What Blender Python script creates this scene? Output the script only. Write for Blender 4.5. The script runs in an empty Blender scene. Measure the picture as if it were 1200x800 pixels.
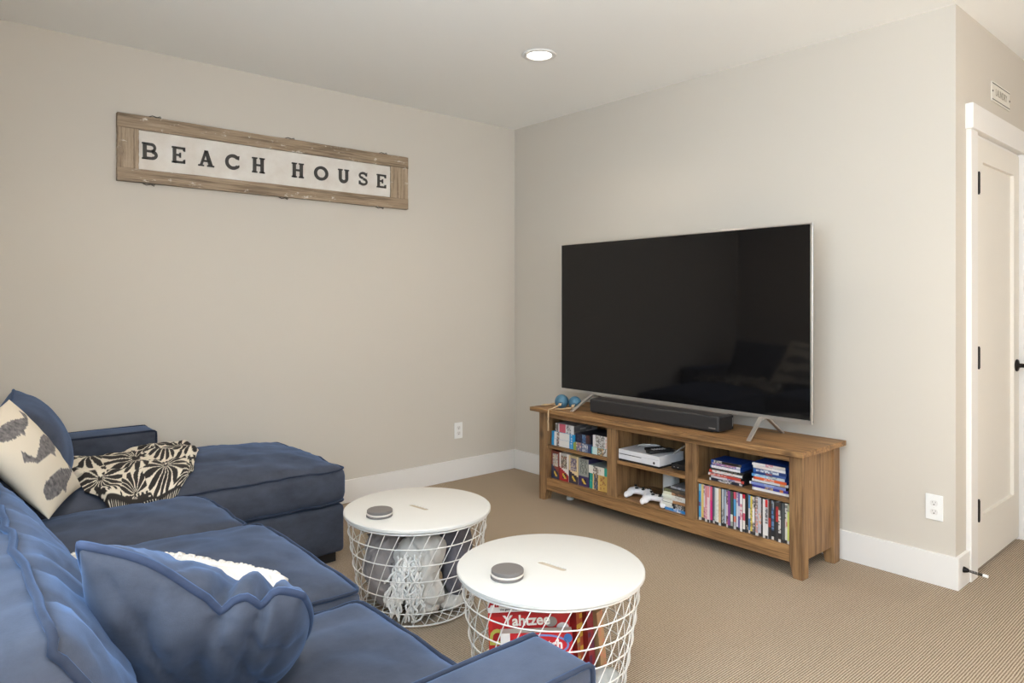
import bpy, bmesh, math, random
from mathutils import Vector, Matrix, noise
import numpy as np

# ------------------------------------------------------------------ camera
SC = bpy.context.scene
COL = SC.collection
F_PX, HZ = 811.0, 353.0
YAW = math.atan2(939, 811)
CAM = Vector((-3.5593, -4.0883, 1.30))
cd = bpy.data.cameras.new('camera'); cam = bpy.data.objects.new('camera', cd); COL.objects.link(cam)
cd.sensor_width = 36; cd.sensor_fit = 'HORIZONTAL'; cd.lens = F_PX/1200*36
cd.shift_y = (HZ-400)/1200
cd.clip_start = .02
cam.location = CAM
cam.rotation_euler = (math.pi/2, 0, YAW-math.pi/2)
SC.camera = cam
# ------------------------------------------------------------------ world, daylight, exposure
W = bpy.data.worlds.new('world'); SC.world = W; W.use_nodes = True
bgn = W.node_tree.nodes['Background']; bgn.inputs[0].default_value = (.62, .78, 1, 1); bgn.inputs[1].default_value = 1.0
SC.view_settings.view_transform = 'Standard'; SC.view_settings.look = 'None'
SC.view_settings.gamma = 1; SC.view_settings.exposure = 0.2; SC.view_settings.use_curve_mapping = False
def area(name, loc, rot, sx, sy, power, color):
    l = bpy.data.lights.new(name, 'AREA'); l.shape = 'RECTANGLE'; l.size = sx; l.size_y = sy; l.energy = power; l.color = color
    o = bpy.data.objects.new(name, l); COL.objects.link(o); o.location = loc; o.rotation_euler = rot; return o
XB, YN, XE, HC = -3.72, -7.2, 2.4, 2.643      # back wall, near wall, end wall of the hall, ceiling
YC = -3.033                                    # door wall plane
WIN1 = (-5.3, -2.5, 1.05, 2.3)                # y0 y1 z0 z1 in the wall behind the sofa
WIN_FILL = (-3.4, -.9, .75, 2.3)                  # x0 x1 z0 z1 of a window added behind the camera for fill light
area('daylight_window_sofa', (XB-.02, (WIN1[0]+WIN1[1])/2, (WIN1[2]+WIN1[3])/2), (0, -math.pi/2, 0), 1.2, 2.7, 80, (.70, .86, 1))
area('added_fill_rear', ((WIN_FILL[0]+WIN_FILL[1])/2, YN-.02, (WIN_FILL[2]+WIN_FILL[3])/2), (math.pi/2, 0, 0), 2.4, 1.5, 50, (.92, .96, 1))  # added fill light for the door wall, set in the added window
sun = bpy.data.lights.new('sun', 'SUN'); sun.energy = 78; sun.angle = .01; sun.color = (.93, .97, 1)
so = bpy.data.objects.new('sun', sun); COL.objects.link(so); so.rotation_euler = (math.radians(52), 0, math.radians(-8)); so.location = (-2, -12, 8)   # added to brighten the ceiling: bounces off carpet inside the added rear window
LAMP_W = 8.5; LAMP_C = (1, .86, .70)
# ------------------------------------------------------------------ helpers
def s(r, g=None, b=None):
    if g is None: r, g, b = r
    f = lambda c: (c/255/12.92) if c/255 <= .04045 else ((c/255+.055)/1.055)**2.4
    return (f(r), f(g), f(b))
MATS = {}
def mat(name, color=(.8,.8,.8), rough=.6, metal=0, **k):
    if name in MATS: return MATS[name]
    m = bpy.data.materials.new(name); m.use_nodes = True
    b = m.node_tree.nodes['Principled BSDF']
    b.inputs['Base Color'].default_value = (*color, 1); b.inputs['Roughness'].default_value = rough; b.inputs['Metallic'].default_value = metal
    for kk, v in k.items(): b.inputs[kk.replace('_', ' ')].default_value = v
    MATS[name] = m; return m
class NT:
    def __init__(s_, m): s_.t = m.node_tree; s_.n = s_.t.nodes; s_.l = s_.t.links; s_.b = s_.n['Principled BSDF']
    def add(s_, typ, **k):
        nd = s_.n.new(typ)
        for a, v in k.items(): setattr(nd, a, v)
        return nd
    def link(s_, a, b): s_.l.new(a, b)
    def coords(s_, scale=(1,1,1), rot=(0,0,0), kind='Object'):
        tc = s_.add('ShaderNodeTexCoord'); mp = s_.add('ShaderNodeMapping')
        mp.inputs['Scale'].default_value = scale; mp.inputs['Rotation'].default_value = rot
        s_.link(tc.outputs[kind], mp.inputs[0]); return mp.outputs[0]
    def noise(s_, vec, scale=5, detail=3, rough=.5):
        nd = s_.add('ShaderNodeTexNoise'); nd.inputs['Scale'].default_value = scale; nd.inputs['Detail'].default_value = detail; nd.inputs['Roughness'].default_value = rough
        s_.link(vec, nd.inputs['Vector']); return nd.outputs['Fac']
    def ramp(s_, fac, stops):
        nd = s_.add('ShaderNodeValToRGB'); e = nd.color_ramp.elements
        while len(e) < len(stops): e.new(.5)
        for i, (p, c) in enumerate(stops): e[i].position = p; e[i].color = (*c, 1)
        s_.link(fac, nd.inputs[0]); return nd.outputs[0]
    def mix(s_, fac, a, b, mode='MIX'):
        nd = s_.add('ShaderNodeMix', data_type='RGBA', blend_type=mode)
        for i, v in ((0, fac), (6, a), (7, b)):
            if isinstance(v, (int, float)): nd.inputs[i].default_value = v
            elif isinstance(v, tuple): nd.inputs[i].default_value = (*v, 1)
            else: s_.link(v, nd.inputs[i])
        return nd.outputs[2]
    def math(s_, op, a, b=0):
        nd = s_.add('ShaderNodeMath', operation=op)
        for i, v in ((0, a), (1, b)):
            if isinstance(v, (int, float)): nd.inputs[i].default_value = v
            else: s_.link(v, nd.inputs[i])
        return nd.outputs[0]
    def bump(s_, h, strength=.3, dist=.01):
        nd = s_.add('ShaderNodeBump'); nd.inputs['Strength'].default_value = strength; nd.inputs['Distance'].default_value = dist
        s_.link(h, nd.inputs['Height']); s_.link(nd.outputs[0], s_.b.inputs['Normal'])
    def color(s_, c): s_.link(c, s_.b.inputs['Base Color'])

def m_paint(name, col, rough=.75, bump=.05):
    m = mat(name, col, rough); n = NT(m)
    v = n.coords(); n.bump(n.noise(v, 180, 2), bump, .002); return m
def m_wood(name, axis, dark, mid, light, knots=True, paint=0, scale=1.0):
    if name in MATS: return MATS[name]
    m = mat(name, mid, .55); n = NT(m)
    sc = [14*scale, 14*scale, 14*scale]; sc['XYZ'.index(axis)] = .9*scale
    v = n.coords(tuple(sc))
    g = n.noise(v, 2.2, 6, .62)
    fine = [90, 90, 90]; fine['XYZ'.index(axis)] = 3
    g2 = n.noise(n.coords(tuple(fine)), 2, 3, .6)
    c = n.ramp(g, [(.28, tuple(x*.8 for x in dark)), (.42, dark), (.5, mid), (.58, mid), (.70, light)])
    c = n.mix(.35, c, n.ramp(g2, [(.35, dark), (.62, light)]))
    if knots:
        ks = [3.2, 3.2, 3.2]; ks['XYZ'.index(axis)] = 1.9
        vo = n.add('ShaderNodeTexVoronoi'); vo.inputs['Scale'].default_value = 2.1
        n.link(n.coords(tuple(ks)), vo.inputs['Vector'])
        k = n.ramp(vo.outputs['Distance'], [(.05, (1,1,1)), (.17, (0,0,0))])
        c = n.mix(n.math('MULTIPLY', k, .75), c, tuple(x*.42 for x in dark))
    if paint:
        p = n.ramp(n.noise(n.coords((4, 9, 9)), 2.3, 7, .72), [(.6, (0,0,0)), (.66, (1,1,1))])
        c = n.mix(n.math('MULTIPLY', p, paint), c, s(226, 218, 204))
    n.color(c); n.bump(g2, .25, .002); return m
def m_velvet(name, col, scale=1):
    m = mat(name, col, .85, Sheen_Weight=.42, Sheen_Roughness=.42); n = NT(m)
    n.b.inputs['Sheen Tint'].default_value = (*s(128, 164, 218), 1)
    n.b.inputs['Specular IOR Level'].default_value = .15
    f = n.noise(n.coords((1, 1, 1.6)), 5.5, 6, .68)
    c = n.ramp(f, [(.3, tuple(x*.66 for x in col)), (.5, col), (.7, tuple(min(1, x*1.3) for x in col))])
    n.color(c); n.bump(n.noise(n.coords(), 420, 2), .12, .002); return m
def m_print(name='printed_card', rough=.38):
    if name in MATS: return MATS[name]
    m = mat(name, (.5,.5,.5), rough); n = NT(m)
    a = n.add('ShaderNodeVertexColor'); a.layer_name = 'Col'; n.color(a.outputs[0]); return m

def tag(o, label=None, cat=None, group=None, kind=None):
    if label: o['label'] = label
    if cat: o['category'] = cat
    if group: o['group'] = group
    if kind: o['kind'] = kind
    return o
def thing(name, loc, label, cat, group=None):
    o = bpy.data.objects.new(name, None); COL.objects.link(o); o.location = loc; o.empty_display_size = .05
    return tag(o, label, cat, group)
def wloc(o):
    v = Vector((0,0,0))
    while o: v += o.location; o = o.parent
    return v
def link(name, me, m, parent=None, base=None, smooth=False):
    """me is in world coordinates; it is moved so that its origin is the parent's origin or base"""
    org = wloc(parent) if parent else Vector(base if base is not None else (0,0,0))
    if org.length: me.transform(Matrix.Translation(-org))
    if m: me.materials.append(m)
    if smooth:
        me.shade_smooth()
    o = bpy.data.objects.new(name, me); COL.objects.link(o)
    if parent: o.parent = parent
    else: o.location = org
    return o
class MB:
    def __init__(s_): s_.v = []; s_.f = []; s_.c = None
    def add(s_, vs, fs):
        k = len(s_.v); s_.v += [tuple(p) for p in vs]; s_.f += [tuple(i+k for i in q) for q in fs]; return s_
    def box(s_, x0, x1, y0, y1, z0, z1, M=None):
        vs = [Vector((x, y, z)) for x in (x0, x1) for y in (y0, y1) for z in (z0, z1)]
        if M: vs = [M @ p for p in vs]
        return s_.add(vs, [(0,1,3,2), (4,6,7,5), (0,4,5,1), (2,3,7,6), (0,2,6,4), (1,5,7,3)])
    def tube(s_, pts, r, n=8, closed=False, caps=True):
        pts = [Vector(p) for p in pts]; L = len(pts); rings = []
        up = Vector((0,0,1)); prev = None
        for i, p in enumerate(pts):
            a = pts[i-1] if (i > 0 or closed) else p; b = pts[(i+1) % L] if (i < L-1 or closed) else p
            t = (b-a).normalized() if (b-a).length > 1e-9 else Vector((0,0,1))
            if prev is None:
                ref = up if abs(t.z) < .9 else Vector((1,0,0)); x = t.cross(ref).normalized()
            else:
                x = (prev - t*prev.dot(t)); x = x.normalized() if x.length > 1e-6 else t.orthogonal().normalized()
            prev = x; y = t.cross(x)
            rr = r[i] if isinstance(r, (list, tuple)) else r
            rings.append([p + (x*math.cos(2*math.pi*k/n) + y*math.sin(2*math.pi*k/n))*rr for k in range(n)])
        vs = [q for R in rings for q in R]; fs = []
        for i in range(L if closed else L-1):
            j = (i+1) % L
            for k in range(n): fs.append((i*n+k, i*n+(k+1) % n, j*n+(k+1) % n, j*n+k))
        if caps and not closed: fs += [tuple(range(n))[::-1], tuple((L-1)*n+k for k in range(n))]
        return s_.add(vs, fs)
    def lathe(s_, prof, c=(0,0,0), n=48, M=None):
        c = Vector(c); vs = []; fs = []; L = len(prof)
        for k in range(n):
            a = 2*math.pi*k/n
            for r, z in prof:
                p = Vector((r*math.cos(a), r*math.sin(a), z)); p = (M @ p) if M else p
                vs.append(p + c)
        for k in range(n):
            j = (k+1) % n
            for i in range(L-1): fs.append((k*L+i, j*L+i, j*L+i+1, k*L+i+1))
        return s_.add(vs, fs)
    def prism(s_, poly, fn0, fn1):
        """poly: 2d outline (ccw), fn maps (u,v) -> 3d for the two faces"""
        n = len(poly); vs = [fn0(*p) for p in poly] + [fn1(*p) for p in poly]
        fs = [tuple(range(n))[::-1], tuple(range(n, 2*n))] + [(i, (i+1) % n, n+(i+1) % n, n+i) for i in range(n)]
        return s_.add(vs, fs)
    def sphere(s_, c, r, n=16, m=10, M=None):
        c = Vector(c); r = (r, r, r) if isinstance(r, (int, float)) else r; vs = []; fs = []
        for i in range(m+1):
            th = math.pi*i/m
            for k in range(n):
                ph = 2*math.pi*k/n; p = Vector((r[0]*math.sin(th)*math.cos(ph), r[1]*math.sin(th)*math.sin(ph), r[2]*math.cos(th)))
                vs.append(c + ((M @ p) if M else p))
        for i in range(m):
            for k in range(n): fs.append((i*n+k, (i+1)*n+k, (i+1)*n+(k+1) % n, i*n+(k+1) % n))
        return s_.add(vs, fs)
    def mesh(s_, name='m', weld=True):
        me = bpy.data.meshes.new(name); me.from_pydata(s_.v, [], s_.f)
        bm = bmesh.new(); bm.from_mesh(me)
        if weld: bmesh.ops.remove_doubles(bm, verts=bm.verts, dist=1e-6)
        bmesh.ops.recalc_face_normals(bm, faces=bm.faces); bm.to_mesh(me); bm.free(); return me
    def build(s_, name, m, parent=None, base=None, smooth=False, bevel=0, seg=2):
        o = link(name, s_.mesh(name), m, parent, base, smooth)
        if bevel:
            md = o.modifiers.new('bevel', 'BEVEL'); md.width = bevel; md.segments = seg; md.limit_method = 'ANGLE'; md.angle_limit = math.radians(40)
        return o
def bbase(mb):
    a = np.array(mb.v); return ((a[:,0].min()+a[:,0].max())/2, (a[:,1].min()+a[:,1].max())/2, a[:,2].min())
def solo(mb, name, m, label, cat, group=None, **k):
    return tag(mb.build(name, m, None, bbase(mb), **k), label, cat, group)
def struct(name, mb, m, label, parent=None, **k):
    o = mb.build(name, m, parent, None, **k)
    if not parent: tag(o, label, kind='structure')
    return o
def evaluated(me_obj):
    dg = bpy.context.evaluated_depsgraph_get(); return bpy.data.meshes.new_from_object(me_obj.evaluated_get(dg))
def text_mb(txt, size, M, depth=.0006, bold=0.0, sx=1.0):
    """flat lettering in the xy-plane, centred, mapped by matrix M"""
    cu = bpy.data.curves.new('t', 'FONT'); cu.body = txt; cu.size = size; cu.align_x = 'CENTER'; cu.align_y = 'CENTER'; cu.extrude = depth; cu.offset = bold; cu.resolution_u = 3
    o = bpy.data.objects.new('t', cu); COL.objects.link(o); me = evaluated(o)
    mb = MB(); mb.add([M @ Vector((v.co.x*sx, v.co.y, v.co.z)) for v in me.vertices], [tuple(p.vertices) for p in me.polygons])
    bpy.data.objects.remove(o); bpy.data.curves.remove(cu); bpy.data.meshes.remove(me); return mb
def axes(o, x, y, z):
    x, y, z = Vector(x), Vector(y), Vector(z); m = Matrix((x, y, z)).transposed().to_4x4(); m.translation = Vector(o); return m
def fbm(p, f=1.0, seed=0): return noise.noise(Vector((p[0]*f+seed*7.3, p[1]*f-seed*3.1, p[2]*f+seed*1.7)))

# rounded, crowned upholstery block --------------------------------------------------
def stops(h, r, m, k=3):
    e = [h-r+r*math.sin(math.pi/2*i/k) for i in range(1, k+1)]
    inner = [-(h-r)+2*(h-r)*i/m for i in range(m+1)]
    return [-x for x in e[::-1]] + inner + e
def rbox_mb(hx, hy, hz, r, deform, M, res=.024):
    mb = MB(); idx = {}; st = [stops(h, r, max(2, int(2*(h-r)/res))) for h in (hx, hy, hz)]; H = (hx, hy, hz)
    def put(p):
        key = (round(p[0], 6), round(p[1], 6), round(p[2], 6))
        if key not in idx:
            q = Vector(p); inn = Vector([max(-(H[i]-r), min(H[i]-r, q[i])) for i in range(3)]); d = q-inn
            w = inn + d.normalized()*r if d.length > 1e-9 else q
            idx[key] = len(mb.v); mb.v.append(tuple(M @ deform(w)))
        return idx[key]
    for ax in range(3):
        a, b = [i for i in range(3) if i != ax]
        for sg in (-1, 1):
            for i in range(len(st[a])-1):
                for j in range(len(st[b])-1):
                    q = []
                    for (u, w) in ((i, j), (i+1, j), (i+1, j+1), (i, j+1)):
                        p = [0,0,0]; p[ax] = sg*H[ax]; p[a] = st[a][u]; p[b] = st[b][w]; q.append(put(p))
                    if len(set(q)) == 4: mb.f.append(tuple(q))
    return mb
def loop_path(hx, hy, z, r, n=22, off=.0):
    pts = []; k = r*(1-.7071)
    cx, cy = hx-r, hy-r
    for (sx, sy, a0) in ((1,1,0), (-1,1,90), (-1,-1,180), (1,-1,270)):
        for i in range(5):
            a = math.radians(a0+i*22.5); pts.append(Vector((sx*cx+math.cos(a)*(r-k*.6+off), sy*cy+math.sin(a)*(r-k*.6+off), z)))
    out = []
    for i in range(len(pts)):
        a, b = pts[i], pts[(i+1) % len(pts)]; m = max(1, int((b-a).length/.05))
        out += [a.lerp(b, j/m) for j in range(m)]
    return out
def cushion(name, parent, m, mp, c, half, r=.05, M=None, crown=.04, side=.012, wr=.006, seed=0, welts=(1, -1), extra=None, welt_r=.0055, fold=.0, ff=(2.0, 8.0)):
    hx, hy, hz = half
    M = M or Matrix.Translation(Vector(c))
    def df(p):
        u, v, w = p.x/hx, p.y/hy, p.z/hz
        q = p.copy(); cu = max(0, 1-u*u)*max(0, 1-v*v)
        q.z += (crown*cu**.7 if w > 0 else 0)*min(1, max(0, w*1.3))
        q.x += side*u*max(0, 1-w*w)*max(0, 1-v*v); q.y += side*v*max(0, 1-w*w)*max(0, 1-u*u)
        n1 = fbm(p, 7, seed)+.5*fbm(p, 16, seed+3)
        q += Vector((n1*.4, fbm(p, 6, seed+9)*.5, n1))*wr
        if fold and w > -.5:
            a = abs(fbm((p.x*ff[0], p.y*ff[1], p.z*3), 1, seed+21)); b = abs(fbm((p.x*ff[0]*1.9+p.y*2, p.y*ff[1]*1.7, p.z*3), 1, seed+27))
            q.z -= fold*(max(0, 1-a*5)**2+.6*max(0, 1-b*5)**2)
        if extra: q = extra(q, p)
        return q
    mb = rbox_mb(hx, hy, hz, r, df, M)
    o = mb.build(name, m, parent, smooth=True)
    for sg in welts:
        k = r*(1-.7071)
        pts = [M @ df(p) for p in loop_path(hx, hy, sg*(hz-k*.8), r)]
        MB().tube(pts, welt_r, 6, closed=True).build('piping', mp, o, smooth=True)
    return o
# soft pillow spanned by four corners -------------------------------------------------
def pillow(name, m, mp, A, B, C, D, th, parent=None, n=36, pinch=.05, wr=.008, seed=0, power=.5, welt=.006, color=None, back=1.0, edgewave=None, folds=None, rnd=None):
    """A top-left, B top-right, C bottom-right, D bottom-left; front side normal = (B-A)x(A-D)"""
    A, B, C, D = map(Vector, (A, B, C, D)); nrm = (B-A).cross(A-D).normalized()
    def mid(u, v):   # u,v in -1..1
        pu = u*(1-pinch*(1-v*v)); pv = v*(1-pinch*(1-u*u))
        if rnd:
            k = rnd(u, v); pu, pv = pu*math.sqrt(1-k*v*v/2), pv*math.sqrt(1-k*u*u/2)
        a = (pu+1)/2; b = (pv+1)/2
        p = (D.lerp(C, a)).lerp(A.lerp(B, a), b)
        if edgewave: p += edgewave(u, v)
        return p
    def surf(u, v, sg):
        t = max(0, (1-u*u)*(1-v*v))**power
        p = mid(u, v); w = fbm(p, 9, seed+(sg > 0))*1.0 + .5*fbm(p, 20, seed+5)
        # radial gathers near the corners and edges
        e = max(abs(u), abs(v)); w2 = math.sin(14*math.atan2(v, u)+3*fbm(p, 4, seed))*max(0, e-.45)*(1-e)*2.2
        fo = folds(u, v, sg) if folds else 0
        if folds:
            fo -= .010*max(0, 1-5*abs(fbm((u*2.0+v*1.0, v*.5, sg), 1, seed+8)))**2+.004*max(0, 1-4*abs(fbm((u*4.0-v*1.2, v*.8, sg), 1, seed+12)))**2
        return p + nrm*sg*(th/2*t*(back if sg < 0 else 1) + (w*wr+w2*wr*1.2+fo)*min(1, t*2.5))
    g = [math.sin(math.pi/2*(-1+2*i/n)) for i in range(n+1)]
    mb = MB(); cols = []
    for sg in (1, -1):
        k = len(mb.v)
        for j in range(n+1):
            for i in range(n+1): mb.v.append(tuple(surf(g[i], g[j], sg)))
        for j in range(n):
            for i in range(n):
                q = (k+j*(n+1)+i, k+j*(n+1)+i+1, k+(j+1)*(n+1)+i+1, k+(j+1)*(n+1)+i)
                mb.f.append(q if sg > 0 else q[::-1])
    me = bpy.data.meshes.new(name); me.from_pydata(mb.v, [], mb.f)
    if color:
        ca = me.color_attributes.new('Col', 'FLOAT_COLOR', 'POINT')
        N = (n+1)*(n+1)
        for i in range(len(mb.v)):
            sg = 1 if i < N else -1; ii = i % N; ca.data[i].color = (*color(g[ii % (n+1)], g[ii//(n+1)], sg), 1)
    if not color:
        bm = bmesh.new(); bm.from_mesh(me); bmesh.ops.remove_doubles(bm, verts=bm.verts, dist=1e-5); bm.to_mesh(me); bm.free()
    base = (A+B+C+D)/4; base.z = min(A.z, B.z, C.z, D.z)
    o = link(name, me, m, parent, None if parent else base, True)
    if welt:
        ring = [(-1+2*i/30, 1) for i in range(30)] + [(1, 1-2*i/30) for i in range(30)] + [(1-2*i/30, -1) for i in range(30)] + [(-1, -1+2*i/30) for i in range(30)]
        MB().tube([mid(u, v) for u, v in ring], welt, 6, closed=True).build('piping', mp, o, smooth=True)
    return o
def blob_mesh(parts, voxel=.004, smooth=6, wr=0, seed=0):
    """union of ellipsoids -> one continuous mesh.  parts: (centre, radii, rot matrix or None)"""
    mb = MB()
    for c, r, R in parts: mb.sphere(c, r, 20, 14, R)
    o = bpy.data.objects.new('b', mb.mesh()); COL.objects.link(o)
    md = o.modifiers.new('r', 'REMESH'); md.mode = 'VOXEL'; md.voxel_size = voxel
    ms = o.modifiers.new('s', 'SMOOTH'); ms.iterations = smooth; ms.factor = .5
    me = evaluated(o); bpy.data.objects.remove(o)
    if wr:
        for v in me.vertices:
            n = fbm(v.co, 18, seed)+.5*fbm(v.co, 40, seed+2)-1.6*max(0, 1-5*abs(fbm((v.co.x*11+v.co.z*4, v.co.y*11-v.co.z*3, v.co.z*5), 1, seed+4)))**2; v.co += v.normal*n*wr
    return me
# box with print on it ---------------------------------------------------------------
def pbox_mesh(x0, x1, y0, y1, z0, z1, base, paint=None, nu=10, nv=6, M=None, side=None, name='box'):
    """front = -X face (u: from +Y towards -Y as seen, v: up).  paint(u,v)->colour;  side(u,v) paints the -Y face"""
    vs, fs, cs = [], [], []
    def grid(P, a, b, fn):
        for j in range(b):
            for i in range(a):
                k = len(vs)
                for (di, dj) in ((0,0), (1,0), (1,1), (0,1)): vs.append(P((i+di)/a, (j+dj)/b))
                fs.append((k, k+1, k+2, k+3)); cs.append(fn((i+.5)/a, (j+.5)/b))
    b = lambda u, v: base
    grid(lambda u, v: (x0, y1+(y0-y1)*u, z0+(z1-z0)*v), nu if paint else 1, nv if paint else 1, paint or b)
    grid(lambda u, v: (x0+(x1-x0)*u, y0, z0+(z1-z0)*v), 4 if side else 1, nv if side else 1, side or b)
    grid(lambda u, v: (x1, y0+(y1-y0)*u, z0+(z1-z0)*v), 1, 1, b)
    grid(lambda u, v: (x1+(x0-x1)*u, y1, z0+(z1-z0)*v), 1, 1, b)
    grid(lambda u, v: (x0+(x1-x0)*v, y1+(y0-y1)*u, z1), 1, 1, b)
    grid(lambda u, v: (x0+(x1-x0)*v, y0+(y1-y0)*u, z0), 1, 1, b)
    if M: vs = [M @ Vector(p) for p in vs]
    me = bpy.data.meshes.new(name); me.from_pydata([tuple(p) for p in vs], [], fs)
    ca = me.color_attributes.new('Col', 'FLOAT_COLOR', 'CORNER')
    for i, c in enumerate(cs):
        for k in range(4): ca.data[i*4+k].color = (*c, 1)
    return me
def pbox(name, dims, base, label, cat, group=None, M=None, **k):
    me = pbox_mesh(*dims, base, M=M, name=name, **k)
    a = np.array([v.co[:] for v in me.vertices]); bs = ((a[:,0].min()+a[:,0].max())/2, (a[:,1].min()+a[:,1].max())/2, a[:,2].min())
    return tag(link(name, me, m_print(), None, bs), label, cat, group)
def speckle(cols, seed=0):
    rnd = random.Random(seed); cache = {}; avg = tuple(sum(c[i] for c in cols)/len(cols) for i in range(3))
    def f(u, v):
        k = (round(u, 3), round(v, 3))
        if k not in cache:
            c = rnd.choice(cols); cache[k] = tuple(p*.6+q*.4 for p, q in zip(c, avg))
        return cache[k]
    return f

# ------------------------------------------------------------------ materials of the room
WALL = m_paint('greige_wall_paint', s(204, 196, 184), .8)
CEIL = m_paint('white_ceiling_paint', s(242, 241, 238), .85)
TRIM = mat('white_trim_paint', s(230, 226, 221), .42)
DOORM = mat('white_door_paint', s(228, 222, 212), .45)
BLACKM = mat('dark_bronze', s(38, 34, 32), .4, .7)
PLASTIC = mat('white_plastic', s(238, 236, 232), .35)
def carpet():
    m = mat('ribbed_loop_carpet', s(176, 152, 124), .95, Specular_IOR_Level=.1); n = NT(m)
    tc = n.add('ShaderNodeTexCoord'); sep = n.add('ShaderNodeSeparateXYZ'); n.link(tc.outputs['Object'], sep.inputs[0])
    wob = n.noise(n.coords(), 9, 2)
    py = n.math('ADD', n.math('MULTIPLY', sep.outputs[1], 2*math.pi/.0088), n.math('MULTIPLY', wob, 3.0))
    px = n.math('MULTIPLY', sep.outputs[0], 2*math.pi/.0075)
    sy = n.math('SINE', py); sx = n.math('SINE', n.math('ADD', px, n.math('MULTIPLY', py, .5)))
    h = n.math('ADD', n.math('MULTIPLY', sy, .75), n.math('MULTIPLY', sx, .25))
    h01 = n.math('ADD', n.math('MULTIPLY', h, .5), .5)
    big = n.noise(n.coords(), 1.1, 4, .6); fine = n.noise(n.coords(), 160, 2)
    hh = n.math('ADD', h01, n.math('MULTIPLY', n.math('SUBTRACT', fine, .5), .9))
    c = n.ramp(hh, [(.12, s(108, 92, 75)), (.5, s(168, 150, 129)), (.85, s(206, 190, 170))])  # darker rib gaps: their shade is put into the yarn colours
    c = n.mix(n.math('MULTIPLY', big, .3), c, s(158, 138, 114))
    n.color(c); n.bump(h01, .55, .004); return m
CARPET = carpet()

# ------------------------------------------------------------------ the room shell
T = .12
struct('floor', MB().box(XB-T, XE+T, YN-T, T, -.1, 0), CARPET, 'ribbed tan loop carpet covering the whole room floor')
struct('ceiling', MB().box(XB-T, XE+T, YN-T, T, HC, HC+.1), CEIL, 'flat white painted ceiling over the room')
struct('wall_left', MB().box(XB-T, 0, 0, T, 0, HC), WALL, 'greige wall behind the chaise carrying the beach house sign')
struct('wall_right', MB().box(0, T, YC+.0005, T, 0, HC), WALL, 'greige wall behind the television')
mb = MB(); ox0, ox1, oz1 = .262, 1.0, 2.085
mb.box(T+.0005, ox0-.02, YC, YC+T, 0, HC); mb.box(0, T+.0005, YC, YC+.0005, 0, HC); mb.box(ox1+.02, XE+T, YC, YC+T, 0, HC); mb.box(ox0-.02, ox1+.02, YC, YC+T, oz1+.02, HC)
struct('wall_door', mb, WALL, 'greige return wall around the laundry door')
struct('wall_end', MB().box(XE, XE+T, YN, YC, 0, HC), WALL, 'greige wall at the far end of the hall')
y0, y1, z0, z1 = WIN1
mb = MB().box(XB-T, XB, YN, y0, 0, HC).box(XB-T, XB, y1, 0, 0, HC).box(XB-T, XB, y0, y1, 0, z0).box(XB-T, XB, y0, y1, z1, HC)
struct('wall_back', mb, WALL, 'greige wall with a wide window behind the sofa')
x0, x1, z0b, z1b = WIN_FILL
mb = MB().box(XB-T, x0, YN-T, YN, 0, HC).box(x1, XE+T, YN-T, YN, 0, HC).box(x0, x1, YN-T, YN, 0, z0b).box(x0, x1, YN-T, YN, z1b, HC)
struct('wall_near', mb, WALL, 'greige wall with an added window behind the camera')
GLASS = mat('window_glass', (1,1,1), .02)
n_ = NT(GLASS); tr = n_.add('ShaderNodeBsdfTransparent'); gl = n_.add('ShaderNodeBsdfGlossy'); gl.inputs['Roughness'].default_value = .02; mx = n_.add('ShaderNodeMixShader'); mx.inputs[0].default_value = .06
n_.link(tr.outputs[0], mx.inputs[1]); n_.link(gl.outputs[0], mx.inputs[2]); n_.link(mx.outputs[0], n_.n['Material Output'].inputs[0])
def window(n, P, w0, w1, h0, h1, label):
    # P(a, d, z): a along the wall, d out of the room
    r = bpy.data.objects.new('window_%d' % n, None); COL.objects.link(r); r.location = P((w0+w1)/2, .0, h0); tag(r, label, kind='structure')
    def bx(nm, a0, a1, d0, d1, z0, z1, m):
        p, q = P(a0, d0, z0), P(a1, d1, z1); MB().box(min(p[0], q[0]), max(p[0], q[0]), min(p[1], q[1]), max(p[1], q[1]), z0, z1).build(nm, m, r)
    for (a0, a1, b0, b1) in ((w0-.09, w0, h0, h1), (w1, w1+.09, h0, h1)): bx('window_casing', a0, a1, -.02, 0, b0, b1, TRIM)
    bx('window_head', w0-.11, w1+.11, -.025, 0, h1, h1+.11, TRIM); bx('window_sill', w0-.12, w1+.12, -.05, .0, h0-.03, h0, TRIM)
    k = 3
    for i in range(k):
        a, b = w0+(w1-w0)*i/k, w0+(w1-w0)*(i+1)/k
        for (c0, c1, b0, b1) in ((a, a+.035, h0, h1), (b-.035, b, h0, h1), (a+.035, b-.035, h0, h0+.035), (a+.035, b-.035, h1-.035, h1)):
            bx('sash', c0, c1, .05, .09, b0, b1, TRIM)
        bx('pane', a+.035, b-.035, .068, .073, h0+.035, h1-.035, GLASS)
window(1, lambda a, d, z: (XB-d, a, z), *WIN1, 'wide white window in the wall behind the sofa')
window(2, lambda a, d, z: (a, YN-d, z), *WIN_FILL, 'wide white window added behind the camera for fill light')
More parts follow.
